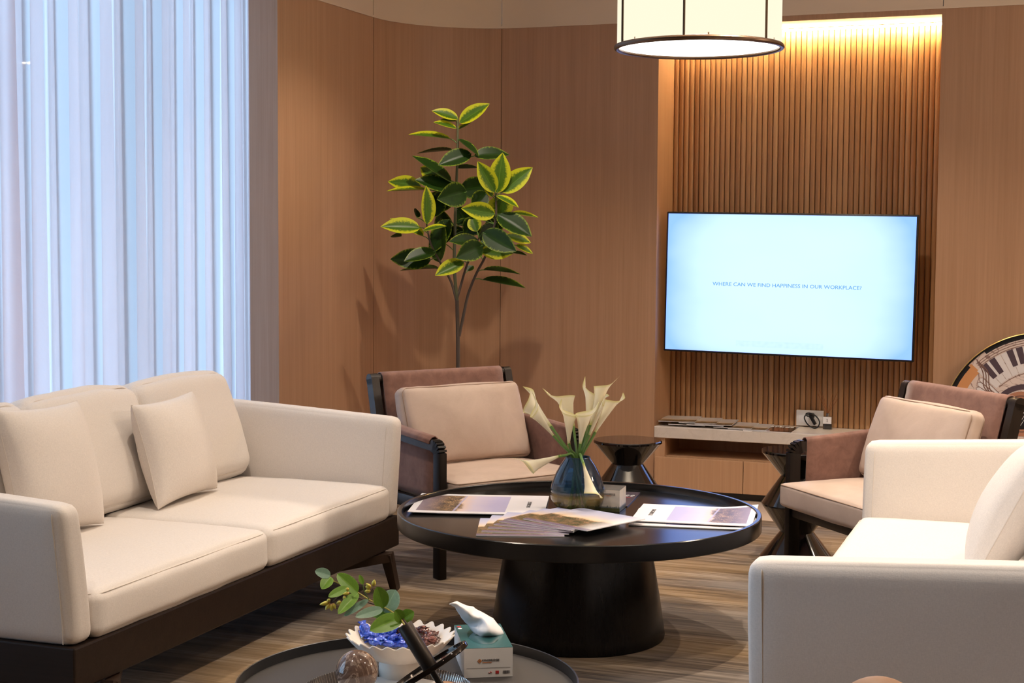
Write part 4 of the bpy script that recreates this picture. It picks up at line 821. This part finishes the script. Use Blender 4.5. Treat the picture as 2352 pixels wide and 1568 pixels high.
blue = [((430, 330), -.8), ((490, 390), .4), ((560, 420), 1.2), ((660, 330), .1), ((720, 390), .7), ((660, 500), .3), ((760, 470), -.3), ((870, 380), .2), ((880, 480), .9), ((960, 480), .5), ((600, 520), -.5), ((820, 560), .2), ((1010, 520), .8), ((1060, 560), .3), ((1160, 500), 1.3), ((930, 560), -.4), ((730, 540), 1.0), ((1120, 430), .2)]
brown = [((1020, 370), .3), ((1080, 340), -.4), ((1390, 310), -.3), ((1430, 350), -.2), ((1490, 400), -.4), ((1560, 410), -.2), ((1480, 440), 0), ((1570, 440), -.3), ((1490, 490), .1), ((1580, 490), -.2), ((1500, 550), .1), ((1290, 350), .5), ((1250, 560), 0), ((1200, 570), .4)]
def fit_in_bowl(px, py, lift):
    x, y = 780 + px / 7.35, 1400 + py / 7.35
    for i in range(40):
        z = SZ + .055 + i * .002; p = on_z(x, y, z); d = math.hypot(p.x - BX, p.y - BY); v = min(1, max(0, (d - .048) / .084)); need = SZ + .052 + .058 * v ** 1.7 + .0075
        if z >= need + lift: break
    return p
lb = ['blue wrapped sweet standing up at the left end of the bowl'] + ['blue foil wrapped sweet in the cream fluted bowl'] * 40
for k, ((x, y), r) in enumerate(blue):
    p = fit_in_bowl(x, y, .005 + .004 * (k % 3)); put_sweet('b', lb[k], 'blue wrapped sweets in the fluted bowl', p, (rs.uniform(-.5, .5), rs.uniform(-.5, .5) if k else 1.0, YAW + r + rs.uniform(-.4, .4)))
for k, ((x, y), r) in enumerate(brown):
    p = fit_in_bowl(x, y, .002 + .004 * (k % 2)); put_sweet('r', 'brown and pink foil wrapped sweet in the cream fluted bowl', 'brown wrapped sweets in the fluted bowl', p, (rs.uniform(-.4, .4), rs.uniform(-.3, .3), YAW + r + rs.uniform(-.4, .4)))
# ribbed glass tray, with a white plate and a tan coaster in it
tb_ = on_z(905, 1527, SZ + .030); TR = .205; tcx = tb_.x - (-math.sin(YAW)) * TR; tcy = tb_.y - math.cos(YAW) * TR
t = thing('ribbed_glass_tray', 'smoked ribbed glass tray under the marble ball at the bottom edge', 'tray', (tcx, tcy, SZ))
mb = MB(); NR = 150
def fn(u, v):
    a = 2 * PI * u; rib = .0016 * math.cos(NR * a); r = TR - .010 + .010 * v + rib; return Vector((r * math.cos(a), r * math.sin(a), .001 + .029 * v))
mb.grid(fn, NR * 4, 2, loop_u=True, uv=False); mb.grid(lambda u, v: fn(u, 1 - v) * 1 + Vector((-.004 * math.cos(2 * PI * u), -.004 * math.sin(2 * PI * u), 0)), NR * 4, 2, loop_u=True, uv=False); mb.build('rim', M['smoke_glass'], t, angle=80)
mb = MB(); mb.lathe([(0, .0006), (TR - .012, .0006), (TR - .012, .0035), (0, .0035)], 72); mb.build('base', M['smoke_glass'], t, smooth=False)
tag(MB().lathe([(0, 0), (.150, 0), (.172, .004), (.174, .006), (.170, .0065), (.150, .0035), (0, .003)], 72).build('plate', M['white_gloss']), 'flat white plate lying in the ribbed glass tray', 'plate').location = (tcx, tcy, SZ + .0038)
cpos = on_z(1030, 1580, SZ + .009); tag(MB().lathe([(0, 0), (.052, 0), (.053, .002), (.052, .004), (0, .004)], 48).build('coaster', M['tan']), 'round tan coaster lying in the glass tray below the tilted bud vase', 'coaster').location = (cpos.x, cpos.y, SZ + .0078)
sp = at(820, 1540, 3.70); zz = SZ + .0075 + .0515
for _ in range(3): sp = on_z(820, 1541, zz)
s = MB(); s.lathe([(.0515 * math.sin(PI * k / 32), -.0515 * math.cos(PI * k / 32)) for k in range(33)], 64); o = tag(s.build('marble_ball', M['brown_marble']), 'polished brown marble ball in the glass tray at the bottom edge', 'ornament'); o.location = (sp.x, sp.y, zz); o.rotation_euler = (.4, .3, 1.1)
# tilted disc with a tube: a bud vase for the eucalyptus
DV2 = (at(990, 1530, 3.50) - EYE).dot(FWD); C0 = at(988, 1532, 3.46); n_ = (-RGT * .50 + UP * .80 + FWD * .07).normalized(); e1 = (RGT * .86 + UP * .46 + FWD * .18); e1 = (e1 - n_ * e1.dot(n_)).normalized(); e2 = n_.cross(e1)
t = thing('bud_vase', 'dark metal bud vase, a tube through a tilted disc, on the tray table', 'vase'); t.matrix_world = basis(C0, e1, e2, n_)
mb = MB(); R = .100; mb.lathe([(0, -.004), (R - .002, -.004), (R, -.002), (R, .006), (R - .001, .008), (R - .004, .008), (R - .006, .003), (0, .002)], 72); mb.build('disc', plain('dark_bronze_mirror', (.035, .028, .024), .07, metal=.9), t, angle=30)
mb = MB(); mb.lathe([(.0180, .0022), (.0180, .112), (.0172, .113), (.0155, .112), (.0155, .010), (0, .010)], 36); mb.build('tube', plain('gunmetal', (.05, .040, .033), .38, metal=.85), t, angle=40)
mb = MB(); q = (Vector((0, 0, -1)) * 1); mb.tube([(0, 0, -.0042), (0, 0, -.062)], [.0085, .0075], 16); mb.build('spike', M['tray_rim'], t, angle=40)
# eucalyptus sprigs
def ep(x, y, d=0): return at(720 + x / 9.8, 1290 + y / 9.8, DV2 + d)
mouth = C0 + n_ * .1125; deep = C0 + n_ * .015
t = thing('eucalyptus_sprig', 'artificial eucalyptus sprig with round leaves leaning out of the bud vase', 'sprig', tuple(mouth)); iv = Matrix.Translation(-mouth)
def twig(par, pts, r0, r1, mat, name='stem'):
    c = [iv @ p for p in catmull(pts, 6)]; k = len(c) - 1; mb = MB(); mb.tube(c, [r0 + (r1 - r0) * i / k for i in range(k + 1)], 8); return mb.build(name, mat, par)
twig(t, [deep, mouth + n_ * .004, ep(1990, 1330, .0), ep(1800, 1150, .01), ep(1600, 1030, .02), ep(1390, 920, .02), ep(1240, 840, .02), ep(1000, 690, .03), ep(760, 570, .03), ep(390, 400, .03)], .0024, .0012, M['yellow_stem'])
twig(t, [ep(1250, 840, .02), ep(1150, 680, .01), ep(1110, 500, 0)], .0012, .0009, M['green_stem'])
EL = [((385, 310), (55, 200), 190, .03, .02, 'euc_pale', .10), ((395, 340), (200, 578), 215, .03, .0, 'euc_green', .10), ((1000, 690), (555, 270), 270, .02, .03, 'euc_green', .06), ((780, 575), (362, 765), 165, .02, -.02, 'euc_green', .06), ((1112, 505), (1040, 300), 90, 0, 0, 'euc_green', .05), ((1005, 700), (588, 1105), 205, .02, -.04, 'euc_green', .10), ((1240, 850), (700, 1185), 135, .01, -.02, 'euc_pale', .10), ((1560, 1062), (1005, 1195), 190, .0, -.05, 'euc_pale', .12),
      ((1570, 1040), (1440, 588), 300, .01, -.01, 'euc_green', .06), ((1600, 1140), (1830, 640), 390, .02, .03, 'euc_pale', .08), ((1990, 1250), (1320, 1500), 330, -.01, -.06, 'euc_green', .10), ((1830, 1180), (1330, 1190), 170, .02, .03, 'euc_green', .08), ((2000, 1330), (1850, 1100), 220, -.02, -.04, 'euc_green', .06), ((2005, 1300), (2235, 1130), 250, -.01, -.02, 'euc_green', .12), ((720, 560), (560, 300), 120, .035, .05, 'euc_pale', .06), ((1700, 1120), (1480, 1180), 120, .03, .05, 'euc_pale', .05)]
for (b, e, w, d0, d1, kd, dr) in EL:
    B, T = ep(*b, d0), ep(*e, d1); W = w / 9.8 * DV2 / FOC; Mx, L = leaf_matrix(B, T, .95, W)
    mb = MB(); mb.grid(leaf_fn(L * 1.04, W * 1.28, dr, .12, rnd=1), 14, 10, iv @ Mx); mb.build('leaf', M[kd], t, angle=80)
t = thing('budding_twig', 'dark twig with clusters of yellow buds beside the eucalyptus leaves', 'sprig', tuple(mouth + RGT * .003)); iv = Matrix.Translation(-(mouth + RGT * .003))
twig(t, [deep + e1 * .004, mouth + e1 * .005 + n_ * .004, ep(1900, 1290, .02), ep(1500, 1010, .04), ep(1200, 900, .04), ep(980, 790, .03), ep(680, 700, .02), ep(430, 890, .0)], .0026, .0013, M['twig'])
twig(t, [ep(1480, 1000, .04), ep(1420, 780, .02), ep(1330, 610, .0)], .0012, .0009, M['twig']); twig(t, [ep(980, 790, .03), ep(860, 900, .01), ep(720, 960, .0)], .0012, .0009, M['twig'])
BU = [((380, 910), (135, 965), 95), ((360, 890), (320, 835), 85), ((370, 930), (270, 1080), 95), ((400, 940), (410, 1110), 105), ((430, 930), (500, 1060), 85), ((1300, 600), (1180, 480), 90), ((1290, 590), (1165, 560), 85), ((1290, 650), (1150, 665), 90), ((1345, 560), (1372, 395), 95), ((815, 700), (655, 730), 80), ((720, 770), (670, 850), 85), ((640, 900), (510, 935), 90), ((740, 970), (745, 1080), 100), ((790, 590), (730, 640), 80), ((820, 950), (830, 1020), 80)]
for b, e, w in BU:
    B, T = ep(*b, .0), ep(*e, -.005); ax = T - B; L = ax.length; ax.normalize(); s1 = ax.orthogonal().normalized(); s2 = ax.cross(s1); r = w / 9.8 * DV2 / FOC / 2
    mb = MB(); mb.grid(lambda u, v: iv @ (B + ax * (L * v) + (s1 * math.cos(2 * PI * u) + s2 * math.sin(2 * PI * u)) * (r * math.sin(PI * min(1, v ** .8)) ** .8 * (1 + .1 * math.cos(10 * PI * u)) if 0 < v < 1 else .0001)), 15, 10, loop_u=True); mb.build('bud', M['bud'], t, angle=80)

# ------------------------------------------------------------------ on the marble counter
MZ = .4003
NL = ['topmost leaflet at the far left end of the counter row, spread over its neighbours', 'second leaflet from the left on the marble counter', 'third leaflet from the left on the marble counter', 'fourth leaflet from the left on the marble counter, lying lower than the third', 'fifth leaflet from the left on the marble counter', 'last leaflet of the counter row, beside the black magazine']
tl = on_z(1541, 962, MZ + .02); 
fr = [(-2.372, 8.575, 8), (-2.250, 8.578, 7), (-2.155, 8.572, 6), (-2.040, 8.562, 3), (-1.955, 8.556, 2), (-1.865, 8.550, 1)]
for k, (x, y, lay) in enumerate(fr):
    a = math.radians((6, 5, 4, 2, 1, 0)[k]); Mx = basis((x, y, MZ + .0036 * lay - .0036), (math.cos(a), math.sin(a), 0), (-math.sin(a), math.cos(a), 0), (0, 0, 1))
    o = sheet('leaflet', Mx, .215 + .0 * k, .285, .0030, [M['dusk_pic'], M['white']], lambda u, v, k=k: .004 * max(0, u - .6) * (1 if k < 3 else .3)); tag(o, NL[k], 'leaflet', group='row of printed leaflets on the marble counter')
for k, x in enumerate((-2.31, -2.20)):
    Mx = basis((x, 8.566, MZ + .0036 * (4 + k) - .0036), (1, .02, 0), (-.02, 1, 0), (0, 0, 1)); o = sheet('leaflet', Mx, .215, .285, .0030, [M['dusk_pic'], M['white']]); tag(o, ('lower leaflet showing only its white edge under the left end of the counter row', 'lower leaflet showing only its white edge below the middle of the counter row')[k], 'leaflet', group='row of printed leaflets on the marble counter')
A, B, C = on_z(1727, 990, MZ), on_z(1818, 993, MZ), on_z(1748, 975, MZ); Mx = basis((A.x, A.y, MZ), (1, .01, 0), (-.01, 1, 0), (0, 0, 1)); w = (B - A).length; h = .27
o = sheet('magazine', Mx, w, h, .004, [M['black_cover'], M['white']]); tag(o, 'black glossy magazine with a white title on the marble counter', 'magazine')
text_mesh('Forbes', .062, 'title', M['white_ink'], o, Mx @ Matrix.Translation((w * .5, h * .86, .0043)), sx=1.05, bold=.0012)
mb = MB()
for j, (a_, b_) in enumerate(((.05, .42), (.05, .36))): mb.box((w * (a_ + b_) / 2, h * (.17 - .08 * j), .0042), (w * (b_ - a_), .010, .0004), Mx)
mb.build('cover_line', M['white_ink'], o, smooth=False)
# wall socket with a coiled cable
sc_ = on_y(1860, 960, 8.868); 
t = thing('socket_panel', 'white socket panel on the slats above the marble counter', 'socket', (sc_.x, 8.8725, .452)); MB().rbox((0, 0, 0), (.158, .010, .092), .003).build('plate', M['white_gloss'], t); MB().rbox((-.035, -.006, .0), (.06, .003, .06), .002).build('module', M['white'], t)
t = thing('power_cable', 'coiled black cable plugged into the white socket panel', 'cable', (sc_.x, 8.855, .452)); loop = [(.015, 0, .022), (.012, -.03, .026), (-.012, -.045, .024), (-.02, -.05, .005), (.0, -.055, -.028), (.035, -.06, -.047), (.060, -.06, -.040), (.068, -.055, -.010), (.045, -.05, .022), (.010, -.045, .036), (-.014, -.035, .030), (-.008, -.02, .015), (.010, -.004, .016)]
mb = MB(); mb.tube(catmull(loop, 6), .0038, 8); mb.build('cord', M['black'], t); MB().rbox((.014, -.004, .018), (.030, .026, .030), .007).build('plug', M['black'], t); mb = MB(); mb.bar((.012, -.018, .012), (.040, -.030, -.030), .012, .016); mb.build('connector', M['black'], t, smooth=False)
# reed diffuser
dp = on_z(1901, 982, MZ); dx, dy = dp.x, 8.815
dx = on_y(1901, 975, dy).x; t = thing('reed_diffuser', 'small glass reed diffuser with a white label on the marble counter', 'diffuser', (dx, dy, MZ)); MB().rbox((0, 0, .038), (.052, .036, .075), .005).build('bottle', M['clear'], t); mb = MB(); mb.rbox((0, 0, .016), (.044, .028, .028), .003); mb.build('oil', plain('grey_oil', (.10, .09, .10), .2), t)
mb = MB(); mb.box((0, -.0185, .052), (.048, .0006, .040)); mb.build('label_card', M['white'], t, smooth=False); text_mesh('S', .026, 'letter', M['ink'], t, basis((0, -.0192, .050), (1, 0, 0), (0, 0, 1), (0, -1, 0)), sx=.8)
mb = MB(); mb.lathe([(.010, .0755), (.010, .092), (.007, .0925), (.007, .0755)], 20); mb.build('collar', M['chrome'], t)
for k, (a, b) in enumerate(((-.062, .20), (-.048, .225), (-.030, .19), (.028, .205), (.050, .215), (.058, .18))): mb = MB(); mb.tube([(a * -.08, 0, .03), (a * .02, 0, .092), (a, (-1) ** k * .012, b)], .0012, 6); mb.build('reed', plain('orange_reed', (.30, .10, .03), .6) if k == 0 else bpy.data.materials['orange_reed'], t)

# ------------------------------------------------------------------ round painted artwork leaning on the wall behind the armchair
AR = .505; lean = math.radians(5); ac = on_y(2391, 957, 8.44)
t = thing('round_artwork', 'large round painting of piano keys and a guitar leaning on the wall', 'artwork', (ac.x, 8.445, 0)); AX = basis((0, .010, AR * math.cos(lean) + .004), (1, 0, 0), (0, math.sin(lean), math.cos(lean)), (0, -math.cos(lean), math.sin(lean)))
def art_mat():
    g = G('scrolled_linework'); v = g.obj((1, 1, 1)); n = g.noise(v, 4.5, 3, .5, 1.5); ln = g.math('ABSOLUTE', g.math('SUBTRACT', g.math('FRACT', g.math('MULTIPLY', n, 9.0)), .5)); f = g.ramp(ln, [(.03, 1), (.09, 0)])
    c = g.mix(g.noise(v, 2.5, 2), (.66, .58, .57), (.60, .46, .38)); return g.done(g.bsdf(g.mix(g.math('MULTIPLY', f, .8), c, (.20, .11, .09)), .4))
M['art'] = art_mat(); M['art_white'] = plain('ivory_paint', (.66, .62, .62), .4); M['art_plum'] = plain('plum_paint', (.07, .045, .06), .4); M['art_orange'] = plain('orange_paint', (.55, .25, .10), .4); M['art_brown'] = plain('guitar_brown_paint', (.38, .17, .10), .4); M['gold'] = plain('gold_edge', (.45, .28, .08), .35, metal=.8); M['art_line'] = plain('brown_line_paint', (.16, .08, .06), .5)
mb = MB(); mb.lathe([(0, -.016), (AR, -.016), (AR, .010), (AR - .004, .012), (AR - .005, .0005), (0, .0002)], 120, AX); o = mb.build('board', [M['gold'], M['art']], t, angle=30)
for p in o.data.polygons:
    c = AX.inverted() @ p.center
    if c.z > 0 and math.hypot(c.x, c.y) < AR - .006: p.material_index = 1
def ring(r0, r1, a0, a1, z, mat, name, cx=0, cy=0, n=60, sy=1.0):
    mb = MB(); pts = lambda r: [(cx + r * math.cos(math.radians(a0 + (a1 - a0) * k / n)), cy + sy * r * math.sin(math.radians(a0 + (a1 - a0) * k / n)), z) for k in range(n + 1)]
    mb.add(pts(r0) + pts(r1), [(k + 1, k, n + 1 + k, n + 2 + k) for k in range(n)], AX); return mb.build(name, mat, t, smooth=False, fix=False)
ring(AR - .028, AR - .005, -220, 127, .0012, M['black'], 'black_border'); ring(AR - .013, AR - .005, 127, 140, .0012, M['black'], 'black_border')
ring(.425, .488, 138, 176, .0010, M['art_orange'], 'orange_panel')
for r in (.470, .458, .446, .300): ring(r - .003, r, 20, 136, .0014, M['art_line'], 'scroll_line')
mb = MB()
for k in range(24):
    a0 = math.radians(139 - k * 6.6); a1 = math.radians(139 - k * 6.6 - 6.1); P3 = lambda r, a, z: (r * math.cos(a), r * math.sin(a), z)
    mb.cm = 0; mb.add([P3(.305, a0, .0016), P3(.305, a1, .0016), P3(.438, a1, .0016), P3(.438, a0, .0016)], [(0, 1, 2, 3)], AX)
    if k % 7 not in (2, 6): mb.cm = 1; mb.add([P3(.350, a1 + .034, .0022), P3(.350, a1 - .044, .0022), P3(.440, a1 - .044, .0022), P3(.440, a1 + .034, .0022)], [(0, 1, 2, 3)], AX)
mb.build('piano_keys', [M['art_white'], M['art_plum']], t, smooth=False)
for k in range(9):
    a = math.radians(140 + k * 5.5); w = .020; d = Vector((math.cos(a), math.sin(a), 0)); q = Vector((-d.y, d.x, 0)); c0 = Vector((-.10, .07, .0015)); mb = MB(); L = .27 - .008 * k
    mb.add([c0 + d * .13 - q * .004, c0 + d * L - q * w * .6, c0 + d * (L + .012), c0 + d * L + q * w * .6, c0 + d * .13 + q * .004], [(0, 1, 2, 3, 4)], AX); mb.build('ivory_petal', M['art_white'], t, smooth=False)
    mb = MB(); mb.tube([AX @ p for p in (c0 + d * .13 + q * .005, c0 + d * L + q * w * .62, c0 + d * (L + .013), c0 + d * L - q * w * .62, c0 + d * .13 - q * .005)], .0018, 5, flat=.4, up=AX.to_3x3() @ Vector((0, 0, 1))); mb.build('scroll_line', M['art_line'], t, smooth=False)
ring(.150, .178, 45, 140, .0018, M['art_plum'], 'dark_arc', -.08, .05)
ring(.0, .118, 0, 360, .0020, M['art_brown'], 'guitar_top', -.10, .07); ring(.0, .082, 0, 360, .0026, M['black'], 'sound_hole', -.10, .07); ring(.092, .098, 0, 360, .0026, M['art_line'], 'scroll_line', -.10, .07)
mb = MB()
for k in range(6): mb.bar(AX @ Vector((-.20 + k * .012, -.06, .0034)), AX @ Vector((-.06 + k * .012, .19, .0034)), .0020, .0012, up=AX.to_3x3() @ Vector((0, 0, 1)))
mb.build('strings', M['art_white'], t, smooth=False)
for k in range(3):
    mb = MB(); e = k * .013; mb.tube([AX @ Vector(p) for p in catmull([(-.335 + e, .352 - e, .0018), (-.300 + e, .28, .0018), (-.290 + e, .20, .0018), (-.215, .145 - e, .0018)], 6)], .0032, 6, flat=.3, up=AX.to_3x3() @ Vector((0, 0, 1))); mb.build('scroll_line', M['art_line'], t)

# ------------------------------------------------------------------ the rounded tan top cut off by the bottom edge
kp = at(2022, 1556, 1.95); kr = .062
t = thing('wooden_stand', 'rounded tan wooden top of a stand cut off by the bottom edge', 'stand', (kp.x, kp.y, 0)); h = kp.z
mb = MB(); mb.lathe([(0, 0), (.14, 0), (.14, .015), (.03, .03), (.022, .06), (.022, h - .16), (.03, h - .135)], 40); mb.build('post', M['tan'], t, angle=30)
mb = MB(); mb.lathe([(kr * math.sin(PI * k / 24), h - kr - kr * math.cos(PI * k / 24)) for k in range(25)], 40); mb.build('knob', M['tan'], t)

# ------------------------------------------------------------------ light
wd = bpy.data.worlds.new('sky'); SC.world = wd; wd.use_nodes = True; nt = wd.node_tree; bg = nt.nodes['Background']; bg.inputs[0].default_value = (.45, .70, 1.0, 1); bg.inputs[1].default_value = 6.0
WARM = (1.0, .85, .70)
def spot(x, y, p, size=115, blend=.8, soft=.018, z=3.08, tgt=None, col=WARM):
    l = bpy.data.lights.new('downlight', 'SPOT'); l.energy = p; l.color = col; l.spot_size = math.radians(size); l.spot_blend = blend; l.shadow_soft_size = soft
    o = bpy.data.objects.new('downlight', l); COL.objects.link(o); o.location = (x, y, z)
    if tgt: o.rotation_euler = (Vector(tgt) - Vector((x, y, z))).to_track_quat('-Z', 'Y').to_euler()
SP = 170
spot(-.79, 5.25, SP * 1.15); spot(-2.75, 4.3, SP * .65); spot(-2.9, 6.9, SP * .55); spot(-1.2, 7.1, SP * .8); spot(-.75, 3.3, SP * .7); spot(-2.3, 2.2, SP * .35); spot(.6, 6.2, SP * .8); spot(.8, 3.5, SP * .8); spot(1.6, 7.4, SP * .8); spot(.9, 1.6, SP * .25)
def fill_point(x, y, z, p, r=.22):
    l = bpy.data.lights.new('fill_light', 'POINT'); l.energy = p; l.color = (1.0, .84, .68); l.shadow_soft_size = r; o = bpy.data.objects.new('fill_light', l); COL.objects.link(o); o.location = (x, y, z)
fill_point(2.2, 6.4, 2.5, 80); fill_point(2.4, 4.6, 2.6, 22)  # added soft fill out of view that brightens the walls, not fixtures of the room
pl = bpy.data.lights.new('window_light', 'AREA'); pl.shape = 'RECTANGLE'; pl.size = 6.5; pl.size_y = 2.9; pl.cycles.is_portal = True; po_ = bpy.data.objects.new('window_portal', pl); COL.objects.link(po_); po_.location = (-4.62, 4.17, 1.52); po_.rotation_euler = (math.radians(90), 0, math.radians(-90))
vs_ = SC.view_settings; vs_.view_transform = 'Standard'; vs_.look = 'None'; vs_.gamma = 1; vs_.use_curve_mapping = False; vs_.exposure = -.08
SC.cycles.max_bounces = 9; SC.cycles.transparent_max_bounces = 16; SC.cycles.diffuse_bounces = 4; SC.cycles.caustics_refractive = False; SC.cycles.caustics_reflective = False; SC.cycles.sample_clamp_indirect = 6
